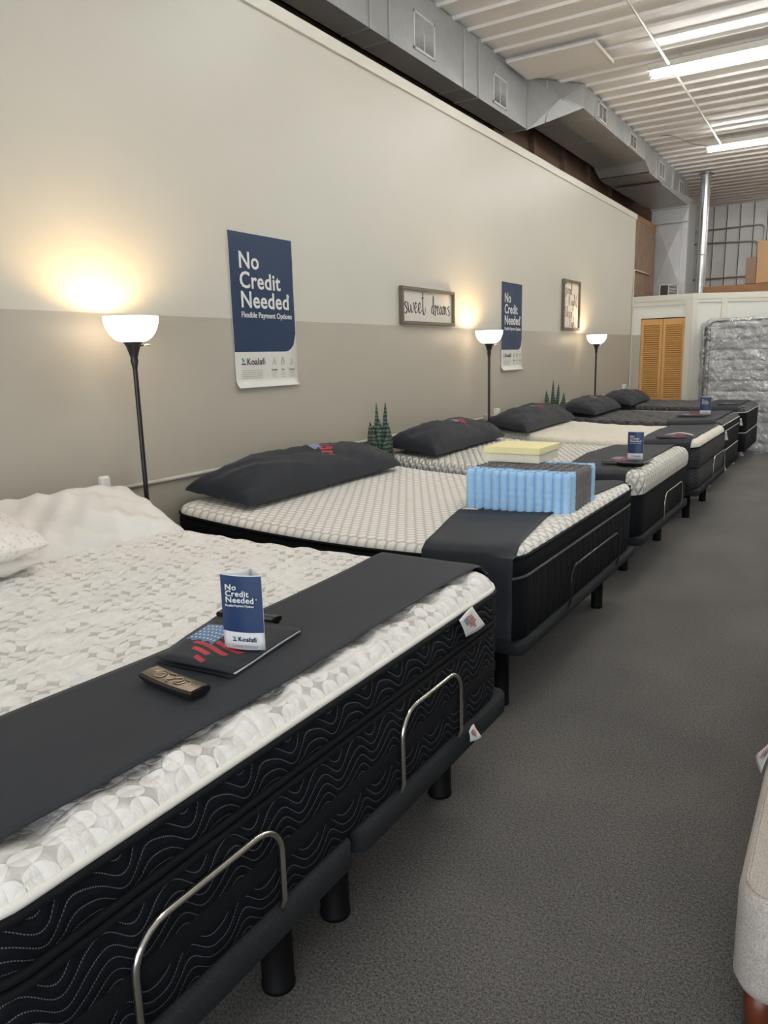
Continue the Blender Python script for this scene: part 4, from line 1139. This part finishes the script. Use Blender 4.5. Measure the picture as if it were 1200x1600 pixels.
# ================================================================== BED 1 (white star knit)
XH = -3.10
base('adjustable_bed', XH, -.965, .40, 2.345, .325, .408, [1.385], [(-1.16, .62), (-1.14, 1.25), (-1.16, 1.53), (-1.18, 2.22), (-2.9, .6), (-2.9, 1.2), (-2.9, 1.55), (-2.9, 2.2)],
     [(-.962, .70, 1.09, .41, .62, CHROME, .0075), (-.962, 1.60, 1.955, .41, .635, CHROME, .0075)],
     'charcoal split bed base with two chrome retainer bars, under the nearest white mattress', legr=.042)
m1 = Mattress('mattress', XH, -.98, .42, 2.335, .405, .842, 'thick mattress with white star-knit pillow top and wavy black border, nearest bed', r=.12, head=.0, mid=.0, foot=0)
m1.side([(.405, -.015), (.415, 0), (.46, .006), (.505, .003)], WAVY, 'lower_border')
m1.side([(.500, .004), (.512, .008), (.535, .008), (.548, .004)], TAPE, 'border_band')
m1.side([(.543, .003), (.58, .008), (.63, .007), (.665, .0)], WAVY, 'border')
m1.tape(.668, .009, TAPE, .002, 'binding_tape'); m1.tape(.690, .009, TAPE, .002, 'binding_tape')
m1.side([(.690, -.002), (.715, .010), (.750, .010), (.782, .0)], WAVY, 'gusset')
m1.tape(.785, .009, TAPE, .004, 'binding_tape')
m1.tape(.800, .009, TAPECR, -.002, 'top_piping')
def q1(x, y):
    a = math.sin(x*2*PI/.17+math.sin(y*5)*.8); b_ = math.sin(y*2*PI/.19+math.sin(x*6)*.7)
    tuft = 0
    return .009*a*b_+.005*vn(x*20, y*23, 2)+.006*vn(x*2.5, y*2.2, 1)
m1.top(.796, .06, STAR, q1, .018)
law_tag(m1.root, (-.962, 1.985, .725), (0, 1, .05), (.05, -.55, .62), .115, .105)
b1t = law_tag(bpy.data.objects['adjustable_bed'], (-.952, 1.99, .375), (0, 1, -.1), (.03, -.3, .62), .06, .055)
r1 = runner(m1, 'bed_runner', lambda y: -1.435-.02*math.sin(y*3), lambda y: -1.045-.035*max(0, 1-(y-.42)/1.0)*0-.01*math.sin(y*4), .45, .62,
            'smooth black runner across the foot of the nearest white mattress', amp=.002, lift=.023)
zr1 = m1.z(-1.25, 1.2, False)+.026
folder([(-1.375, 1.150), (-1.145, 1.165), (-1.185, 1.475), (-1.455, 1.435)], zr1+.002, .012, 'large black folder with printed flag lying before the nearest table tent', fl=(.04, .10, .80, .70))
brochure((-1.212, 1.285, zr1+.020), math.atan2(.030, .105), 'navy No Credit Needed table tent on black folder, largest and nearest', .108, .186)
remote((-1.225, 1.068, zr1-.004), math.atan2(-.02, .19), .185, .056, 'bronze faced remote with scroll pattern on the nearest runner')
remote((-1.37, 1.475, zr1-.004), math.atan2(.02, .19), .185, .05, 'black remote half hidden behind the nearest table tent', fancy=False)
pillow('white_pillow', (-2.80, 1.92, .900), .90, .52, .18, math.radians(84), math.radians(20), WPILLOW, 'smooth white satin pillow at the head of the nearest bed', seed=3, grp='white pillows on the nearest bed', quad=.03)
pillow('white_pillow', (-2.66, 1.24, 1.00), .72, .50, .17, math.radians(84), math.radians(10), WQUILT, 'textured off-white pillow cut by left picture edge, beside the satin one', seed=8, grp='white pillows on the nearest bed', quad=.03)
pillow('white_pillow', (-2.72, 1.22, .890), .78, .48, .10, math.radians(85), math.radians(2), WPILLOW, 'flat white satin pillow underneath the textured pillow', seed=5, grp='white pillows on the nearest bed', quad=.03)

# ================================================================== BED 2 (honeycomb)
base('adjustable_bed', XH, -1.095, 2.80, 4.70, .325, .382, [], [(-1.275, 3.01), (-1.283, 4.54), (-2.9, 3.0), (-2.9, 4.5)],
     [(-1.085, 3.40, 4.25, .385, .57, BLACKROD, .006)], 'charcoal bed base with black retainer bar, under the honeycomb mattress', legr=.035)
m2 = Mattress('mattress', XH, -1.115, 2.78, 4.69, .38, .795, 'black sided mattress with honeycomb patterned white top, second in row', r=.13, head=.04, mid=-.030, foot=0)
m2.side([(.38, -.02), (.395, 0), (.50, .006), (.60, .006), (.655, 0)], VERT, 'border')
m2.tape(.660, .007, TAPEG, .002)
m2.side([(.660, -.002), (.69, .008), (.72, .008), (.745, .0)], BORDER, 'gusset')
m2.tape(.748, .008, TAPE, .003)
m2.top(.752, .07, HEX, lambda x, y: .003*vn(x*5, y*5, 3), .04)
runner(m2, 'bed_runner', lambda y: (-1.545-.20*min(1, (y-2.78)/.75)+.22*max(0, (y-3.9)/.8)), lambda y: -1.125-.11*min(1, (y-2.78)/.7)+.09*max(0, (y-3.6)/1.05), .40, .55,
       'black runner on honeycomb mattress, draping down its near side beside the spring sample', amp=.004, seed=2)
pillow('black_bolster_pillow', (-2.89, 3.71, 0.857), 1.62, .46, .35, math.radians(91), math.radians(7), BPILLOW, 'long black pillow with flag print on the honeycomb mattress', seed=1, fl=(.12, -.20, .23, .66))

# pocket spring sample with foam offcuts
zs = .775
sp = root('pocket_spring_sample', (-1.445, 3.78, zs), 'cutaway block of blue and grey pocket springs on the honeycomb mattress', 'mattress sample')
px_, py_ = .0468, .056
def coil(x, y, mt, seed, top=True):
    n = 16; prof = []; rnd = random.Random(seed)
    k = 16
    P = []
    for j in range(k+1):
        z = .205*j/k; rr = .0236*(1-.035*math.cos(j*2*PI/3.2+seed))*(1 if 0 < j < k else .86)
        P.append((rr, z))
    prof = [(.002, .001)]+P+[(.016, .209), (.002, .2095)]
    b = MB(); v = []
    for rr, z in prof:
        for a in range(n):
            an = 2*PI*a/n; sk = 1+.10*abs(math.cos(2*an))**3*(1 if rr > .015 else 0)
            v.append((rr*sk*math.cos(an), rr*sk*1.13*math.sin(an), z+.0025*math.sin(an*2+seed)*(rr/.024)))
    fs = [(i*n+a, i*n+(a+1) % n, (i+1)*n+(a+1) % n, (i+1)*n+a) for i in range(len(prof)-1) for a in range(n)]
    b.add(v, fs)
    # crimped seam flap across the top
    b.box(-.0235, .0235, -.0008, .0008, .206, .214)
    return b
protos = {}
for nm, mt in (('b', BLUEP), ('g', GREYP)):
    for s_ in range(2):
        o = coil(0, 0, mt, s_*1.7).build('spring_pocket', mt, sp, world=False); protos[nm, s_] = [o, False]
for j in range(8):
    for i in range(12):
        k = 'b' if j in (0, 1, 7) else 'g'; pr = protos[k, (i+j) % 2]
        if not pr[1]: o = pr[0]; pr[1] = True
        else: o = pr[0].copy(); COL.objects.link(o)
        o.location = (-1.718+(i+.5)*px_+.004*math.sin(j*.9)-(-1.445), 3.555+(j+.5)*py_-3.78+.006*math.sin(i*.8), .002*math.sin(i*1.7+j))
b = MB(); P = [[(-1.73+.585*i/14, 3.545+.455*j/8+.004*math.sin(i*1.3), zs-.001+.002*math.sin(i+j)) for j in range(9)] for i in range(15)]
b.grid(P).build('felt_backing', FOAMW, sp, solid=.003)
o = MB(); z0 = zs+.214
b = MB(); b.box(-1.752, -1.425, 3.86, 4.17, z0, z0+.045)
for k in range(6): b.box(-1.71+k*.05, -1.706+k*.05, 3.856, 3.862, z0+.002, z0+.043)
lx = b.build('latex_foam_slab', FOAMW, smooth=False, bevel=.003); tag(lx, 'cream notched foam slab on the pocket springs, under the yellow one', 'foam sample')
b = MB(); nx = 12
ft = [[(-1.748+.33*i/nx, 3.852+.325*j/nx, z0+.0455+.036+.006*math.sin(i/nx*PI)*math.sin(j/nx*PI)) for j in range(nx+1)] for i in range(nx+1)]
b.box(-1.748, -1.418, 3.852, 4.177, z0+.0462, z0+.0815)
b.grid([[(q[0], q[1], q[2]+.0002) for q in row] for row in ft])
yf = b.build('yellow_foam_slab', FOAMY, smooth=False, bevel=.003); tag(yf, 'pale yellow foam slab topping the stack on the pocket springs', 'foam sample')

# snake plants
def plant(c, leaves, label, h=1.24):
    r = root('snake_plant', c, label, 'plant', 'snake plants behind the beds')
    x, y, _ = c
    MB().lathe([(.001, 0), (.075, 0), (.10, .25), (.108, .26), (.108, .28), (.098, .28), (.094, .25)], c=(x, y, 0), n=28).build('pot', POT, r)
    MB().lathe([(.001, .25), (.095, .245)], c=(x, y, 0), n=24).build('soil', SOIL, r)
    for i, (dx, dy, hh, wd, ln, ang) in enumerate(leaves):
        n = 18; P = []
        for k in range(n+1):
            t = k/n; z = .24+(hh-.24)*t
            wv = wd*1.5*(.55+.45*min(1, t*4))*(1-max(0, (t-.80)/.20)**1.8)*1.0+.0006
            cxx = x+dx+ln[0]*t*t+.008*math.sin(t*7+i); cyy = y+dy+ln[1]*t*t+.006*math.sin(t*8+i*2)
            ca, sa = math.cos(ang-.75+.3*t), math.sin(ang-.75+.3*t)
            row = []
            for j in range(5):
                q = -1+j/2; bow = -.35*wv*(1-q*q)
                row.append((cxx+ca*wv*q-sa*bow, cyy+sa*wv*q+ca*bow, z))
            P.append(row)
        MB().grid(P).build('leaf', LEAF, r, solid=.004)
    return r
E_ = (.85, .53)
def fan(spec): return [(E_[0]*q+dd*.5, E_[1]*q-dd*.8, hh, wd, (E_[0]*ln, E_[1]*ln), 1.3) for q, dd, hh, wd, ln in spec]
plant((-3.04, 4.83, 0), fan([(0, -.02, 1.24, .011, -.03), (.02, 0, 1.25, .012, .02), (-.045, 0, 1.10, .023, -.03), (.05, .01, 1.09, .022, .012), (0, .02, 1.13, .024, 0), (-.02, .04, 1.03, .026, -.02),
                              (.03, .045, 1.02, .026, .02), (.055, -.03, 1.05, .020, .01), (-.05, .03, .98, .020, -.035), (-.03, -.03, 1.07, .022, -.02), (-.04, .02, .95, .010, -.075), (.05, .03, .86, .011, .055)]),
      'tall dark green snake plant between the honeycomb bed and the next')
plant((-3.06, 8.78, 0), fan([(0, -.02, 1.26, .013, -.02), (.02, 0, 1.22, .014, .02), (-.08, 0, 1.14, .022, -.02), (.08, .01, 1.11, .020, .03), (0, .02, 1.08, .024, 0), (-.06, .04, 1.03, .024, -.02),
                              (.05, .045, 1.02, .022, .02), (-.03, -.03, 1.02, .022, -.01), (.10, -.02, 1.0, .018, .02)]),
      'smaller-looking snake plant farther along, rising behind the third black pillow')

# ================================================================== BED 3 (diamond puff)
base('adjustable_bed', XH, -1.125, 4.99, 6.58, .30, .365, [], [(-1.356, 5.45), (-1.34, 6.48), (-2.9, 5.2), (-2.9, 6.4)],
     [(-1.115, 5.60, 6.24, .37, .56, CHROME, .005)], 'charcoal bed base with chrome retainer bar, third in the row', legr=.034)
m3 = Mattress('mattress', XH, -1.14, 4.96, 6.58, .362, .80, 'mattress with thick white diamond-puff foam top and black sides, third in row', r=.10, head=.045, mid=-.02, foot=0)
m3.side([(.362, -.02), (.38, 0), (.50, .004), (.60, .004), (.640, 0)], BORDER, 'border')
m3.tape(.642, .006, TAPE, .002)
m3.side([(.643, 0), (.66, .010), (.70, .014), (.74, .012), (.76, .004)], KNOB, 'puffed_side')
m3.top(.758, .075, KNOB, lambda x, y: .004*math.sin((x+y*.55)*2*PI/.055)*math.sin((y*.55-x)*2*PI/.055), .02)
runner(m3, 'bed_runner', lambda y: -1.74+.03*math.sin(y*4), lambda y: -1.235, .42, .55, 'black runner on the diamond-puff mattress, under the second table tent', seed=4, lift=.014)
pillow('black_bolster_pillow', (-2.90, 5.70, 0.871), 1.44, .46, .33, math.radians(92), math.radians(8), BPILLOW, 'black flag-print pillow on the diamond-puff mattress beside the taller snake plant', seed=2, fl=(.08, -.20, .21, .62))
z3 = m3.z(-1.3, 5.35, False)+.022
folder([(-1.47, 5.20), (-1.20, 5.22), (-1.19, 5.52), (-1.45, 5.50)], z3, .012, 'black flag folder under the second table tent on diamond-puff bed', fl=(.02, .15, .6, .8))
remote((-1.26, 5.16, z3-.006), .05, .17, .05, 'black remote on the runner in front of the second table tent', fancy=False)
brochure((-1.272, 5.33, z3+.018), .10, 'navy table tent on the diamond-puff bed, second from the front', .105, .195)

# ================================================================== BED 4 (cream swirl)
base('adjustable_bed', XH, -1.115, 6.98, 8.56, .295, .362, [], [(-1.299, 7.51), (-1.30, 8.42), (-2.9, 7.2), (-2.9, 8.3)],
     [(-1.118, 7.78, 8.50, .37, .455+.10, CHROME, .005)], 'charcoal bed base under the cream mattress, fourth in the row', legr=.034)
bb = [o for o in bpy.data.objects if o.name.startswith('adjustable_bed')][-1]
m4 = Mattress('mattress', XH, -1.13, 6.95, 8.52, .360, .800, 'two-layer mattress with cream swirl top and grey wavy border, fourth in row', r=.09, head=.05, mid=-.025, foot=0)
m4.side([(.360, -.02), (.375, 0), (.46, .010), (.545, .002)], DKWAVY, 'lower_border')
m4.tape(.552, .006, TAPE, .0)
m4.side([(.558, 0), (.60, .010), (.68, .010), (.728, 0)], DKWAVY, 'border')
m4.tape(.732, .006, TAPE, .003)
m4.top(.738, .06, SWIRL, lambda x, y: .006*vn(x*14, y*14, 3), .03)
runner(m4, 'bed_runner', lambda y: -1.66+.02*math.sin(y*3), lambda y: -1.19, .40, .55, 'black runner on the cream swirl mattress holding a folder and white pen', seed=6, lift=.012)
pillow('black_bolster_pillow', (-2.90, 7.64, 0.871), 1.62, .46, .33, math.radians(92), math.radians(8), BPILLOW, 'black flag-print pillow on the cream swirl mattress', seed=4, fl=(-.05, -.20, .20, .62))
z4 = m4.z(-1.4, 7.2, False)+.020
folder([(-1.50, 7.02), (-1.20, 7.02), (-1.20, 7.34), (-1.48, 7.34)], z4, .008, 'black flag folder on the cream swirl bed beneath the white strip', fl=(.05, .15, .7, .8))
o = MB().grid([[(-1.43+.22*i/8, 7.20+.035*j/2-.05*i/8, z4+.016+.018*math.sin(i/8*PI)) for j in range(3)] for i in range(9)]).build('white_strip', PAPER, solid=.006)
tag(o, 'curved white plastic strip lying on the folder of cream bed', 'strip')
law_tag(m4.root, (-1.122, 8.40, .65), (.3, 1, 0), (0, -.3, 1), .06, .09)
law_tag(bb, (-1.105, 8.40, .335), (0, 1, 0), (0, 0, 1), .06, .05)

# ================================================================== BEDS 5 and 6 (dark, on box springs)
def boxspring(x0, x1, y0, y1, z0, z1, label, feet, piping=True):
    r = root('box_spring', ((x0+x1)/2, (y0+y1)/2, 0), label, 'box spring', 'black box springs at the far end')
    loop, tot = rrect(x0, x1, y0, y1, .05, 6, .3); b = MB()
    P = [[(x+nx*o_, y+ny*o_, zz) for zz, o_ in ((z0, -.006), (z0+.01, 0), (z1-.012, 0), (z1, -.008))] for x, y, nx, ny, s_ in loop]
    b.grid(P, closeu=True); n = len(loop)
    b.add([(x-nx*.008, y-ny*.008, z1) for x, y, nx, ny, s_ in loop], [tuple(range(n))]); b.add([(x, y, z0) for x, y, nx, ny, s_ in loop], [tuple(reversed(range(n)))])
    b.build('box_cover', BORDER, r)
    f = root('metal_bed_frame', ((x0+x1)/2, (y0+y1)/2, 0), label.replace('black box spring', 'pale metal bed frame'), 'bed frame', 'metal frames under the box springs')
    zf = z0-.002
    b = MB(); i_ = .13
    b.box(x0+.1, x1-i_, y0+i_, y0+i_+.03, zf-.03, zf); b.box(x0+.1, x1-i_, y1-i_-.03, y1-i_, zf-.03, zf)
    b.box(x0+.3, x0+.33, y0+i_, y1-i_, zf-.03, zf-.002); b.box(x1-i_-.03, x1-i_, y0+i_, y1-i_, zf-.03, zf-.002)
    b.build('frame_rail', CONDUIT, f, smooth=False)
    for fx_, fy in feet:
        q = MB(); q.box(fx_-.016, fx_+.016, fy-.016, fy+.016, .02, zf-.03); q.build('leg', CONDUIT, f, smooth=False)
        q = MB(); q.lathe([(.001, 0), (.035, 0), (.035, .02), (.02, .035), (.001, .035)], c=(fx_, fy, 0), n=16); q.build('foot_cup', PLUGW, f)
    return r
boxspring(-3.13, -1.235, 8.98, 10.52, .185, .42, 'black box spring under the fifth mattress from the front', [(-1.40, 9.35), (-1.42, 10.38), (-2.8, 9.3), (-2.8, 10.3)])
m5 = Mattress('mattress', -3.13, -1.235, 8.97, 10.52, .42, .795, 'charcoal quilted mattress with pale piping, fifth in row', r=.12, head=.02, mid=-.02, foot=0)
m5.side([(.42, -.015), (.435, 0), (.52, .006), (.60, .006), (.650, 0)], BORDER, 'border')
m5.tape(.43, .006, TAPEW, .002); m5.tape(.655, .006, TAPEW, .002); m5.tape(.735, .006, TAPEW, .002)
m5.side([(.655, 0), (.69, .010), (.735, 0)], BORDER, 'gusset')
m5.top(.737, .07, DKQUILT, lambda x, y: .006*vn(x*12, y*12, 3), .03)
runner(m5, 'bed_runner', lambda y: -1.80, lambda y: -1.30, .62, .62, 'black runner on the fifth mattress, under the farthest table tent', seed=7, lift=.014)
pillow('black_bolster_pillow', (-2.90, 9.74, 0.860), 1.38, .46, .30, math.radians(92), math.radians(8), BPILLOW, 'black flag-print pillow on fifth bed, fourth along the wall', seed=6, fl=(.0, -.20, .20, .62))
z5 = m5.z(-1.55, 9.5, False)+.022
folder([(-1.78, 9.40), (-1.46, 9.40), (-1.46, 9.72), (-1.78, 9.72)], z5, .008, 'black flag folder beside the farthest table tent', fl=(.05, .15, .6, .8))
brochure((-1.50, 9.56, z5+.014), .10, 'navy table tent on the dark fifth bed, farthest away', .12, .205)
law_tag(m5.root, (-1.228, 10.42, .62), (.5, 1, 0), (0, -.4, 1), .05, .10)

boxspring(-3.13, -1.215, 11.02, 12.42, .215, .455, 'black box spring under the last mattress near closet', [(-1.40, 11.35), (-1.40, 12.3), (-2.8, 11.3), (-2.8, 12.3)])
m6 = Mattress('mattress', -3.13, -1.22, 11.0, 12.42, .455, .810, 'charcoal quilted mattress near the closet door, last in row', r=.11, head=.02, mid=0, foot=0)
m6.side([(.455, -.015), (.47, 0), (.56, .006), (.66, .006), (.735, 0)], BORDER, 'border')
m6.tape(.465, .006, TAPEW, .002); m6.tape(.738, .006, TAPEW, .002)
m6.top(.740, .07, DKQUILT, lambda x, y: .006*vn(x*12, y*12, 3), .03)
runner(m6, 'bed_runner', lambda y: -1.78, lambda y: -1.33, .60, .60, 'black runner on the last mattress before the closet', seed=9, lift=.014)
pillow('black_bolster_pillow', (-2.87, 11.32, 0.875), 1.44, .46, .28, math.radians(93), math.radians(8), BPILLOW, 'black flag-print pillow on the last bed, just before the louvred door', seed=7, fl=(.15, -.20, .20, .62))
z6 = m6.z(-1.55, 11.3, False)+.020
folder([(-1.60, 11.10), (-1.34, 11.10), (-1.34, 11.42), (-1.60, 11.42)], z6, .008, 'dark folder with grey print on the last bed runner', fl=(.15, .15, .6, .8), mats=(FLAGGREY, FLAGGREY, FLAGGREY))
law_tag(m6.root, (-1.212, 12.32, .68), (.3, 1, 0), (0, -.3, 1), .05, .08)

# ------------------------------------------------------------------ wrapped mattresses leaning on the angled wall
def standing(name, x0, x1, y0, y1, z1, mt, side, label, plastic=True, seed=0):
    r = root(name, ((x0+x1)/2, (y0+y1)/2, 0), label, 'mattress', 'mattresses in clear plastic by the angled wall')
    # loop in xz-plane, lofted in y
    loop, tot = rrect(x0, x1, .01, z1, .10, 8, .25)
    b = MB()
    prof = [(y0+.03, -.03), (y0+.006, -.008), (y0+.02, .002), ((y0+y1)/2, .006), (y1-.02, .002), (y1-.004, -.01)]
    P = [[(x+nx*o_, yy, max(.004, z+nz*o_)) for yy, o_ in prof] for x, z, nx, nz, s_ in loop]
    b.grid(P, closeu=True); n = len(loop)
    b.add([(x+nx*-.01, y1-.004, z-nz*.01) for x, z, nx, nz, s_ in loop], [tuple(range(n))])
    b.build('mattress_border', side, r)
    nu, nv = 40, 60; P = []
    for i in range(nu+1):
        u = i/nu; row = []
        for j in range(nv+1):
            v = j/nv; x = x0+.022+(x1-x0-.044)*u; z = .03+(z1-.05)*v
            d = min(u*(x1-x0), (1-u)*(x1-x0), v*z1, (1-v)*z1); t = min(1, d/.06)
            bulge = .035*math.sqrt(max(0, 1-(1-t)**2))+(.012*abs(math.sin(z*PI/.165))-.006+.004*vn(x*8, z*9, seed))*t
            row.append((x, y0+.02-bulge, z))
        P.append(row)
    MB().grid(P).build('quilted_face', mt, r)
    # binding
    MB().tube([(x-nx*.012, y0+.012, max(.01, z-nz*.012)) for x, z, nx, nz, s_ in loop], .008, 6, closed=True).build('binding_tape', BLACKM, r)
    if plastic:
        P = []; L2, tot = rrect(x0-.03, x1+.03, .004, z1+.025, .07, 6, .08)
        rr = random.Random(seed)
        for i, (x, z, nx, nz, s_) in enumerate(L2):
            row = []
            for k, (yy, o_) in enumerate(((y0-.055, -.05), (y0-.05, -.01), (y0-.02, .004), ((y0+y1)/2, .008), (y1+.01, 0))):
                w_ = .012*math.sin(s_*31+k*1.3)+.010*math.sin(s_*17+k)
                fl_ = .10*max(0, .5-z)*(1 if nx > -.2 else .3)
                row.append((x+nx*(o_+w_), yy-(fl_ if k < 2 else 0), max(.003, z+nz*(o_+w_))))
            P.append(row)
        b = MB(); b.grid(P, closeu=True)
        nu, nv = 30, 44; Q = []
        for i in range(nu+1):
            row = []
            for j in range(nv+1):
                u, v = i/nu, j/nv; x = x0-.01+(x1-x0+.02)*u; z = .006+(z1-.0)*v
                row.append((x, y0-.052-.10*max(0, .5-z)+.008*vn(x*9, z*7, seed), z))
            Q.append(row)
        b.grid(Q)
        b.build('plastic_wrap', PLASTIC, r)
    return r
standing('wrapped_mattress', -1.985, -.46, 12.60, 12.84, 1.985, WRAPQ, BLACKM, 'pale quilted mattress in clear plastic standing on end by the white angled wall', seed=3)
mm = standing('wrapped_mattress', -2.10, -.56, 12.865, 12.955, 1.945, BORDER, BORDER, 'dark slim mattress in plastic standing behind the pale quilted one', plastic=True, seed=5)
mm.rotation_euler = (0, 0, 0)

# ------------------------------------------------------------------ grey upholstered bed at the right edge
ub = root('upholstered_bed', (.85, 2.7, 0), 'oatmeal fabric platform bed with round-cornered rails, cut by right picture edge', 'bed')
UX, UY = -.135, 1.62
def rail(x0, x1, y0, y1, z0, z1, t):
    lo_, tot = rrect(x0, x1, y0, y1, .075, 8, .2); li, _ = rrect(x0+t, x1-t, y0+t, y1-t, .02, 8, .2)
    b = MB()
    prof = [(z0, -.030), (z0+.006, -.012), (z0+.03, .0), (z1-.03, 0), (z1-.010, -.008), (z1-.002, -.018), (z1, -.028)]
    P = []
    for q in lo_:
        x, y, nx, ny, s_ = q
        row = [(x+nx*o_, y+ny*o_, zz) for zz, o_ in prof]
        row += [(x-nx*(t-.012), y-ny*(t-.012), z1-.001), (x-nx*t, y-ny*t, z1-.012), (x-nx*t, y-ny*t, z0)]
        P.append(row)
    b.grid(P, closeu=True); return b, lo_
b, lo_ = rail(UX, 1.9, UY, 3.8, .14, .405, .072)
ur = b.build('rail', BEIGE, ub)
MB().tube([(x-nx*.016, y-ny*.016, .4045) for x, y, nx, ny, s_ in lo_], .0025, 6, closed=True).build('welt_seam', BEIGE, ur)
for lx_, ly_ in ((UX+.058, UY+.07), (1.8, UY+.085), (UX+.085, 3.7), (1.8, 3.7)):
    MB().lathe([(.001, 0), (.022, 0), (.036, .15), (.001, .15)], c=(lx_, ly_, 0), n=18).build('leg', WALNUT, ub)
b = MB(); b.box(UX+.05, 1.85, UY+.05, 3.75, .17, .20); b.build('slat_deck', BEAM, ub, smooth=False)
law_tag(ur, (UX-.006, 2.25, .362), (-.12, 1, 0), (.35, 0, 1), .10, .075, flip=-1)
mu = Mattress('mattress', UX+.08, 1.82, UY+.08, 3.7, .20, .52, 'black sided mattress inside the oatmeal upholstered bed', r=.06)
mu.side([(.20, -.015), (.215, 0), (.45, 0)], BORDER, 'border'); mu.tape(.452, .006, TAPE, .0); mu.top(.455, .05, DKQUILT, None, .1)
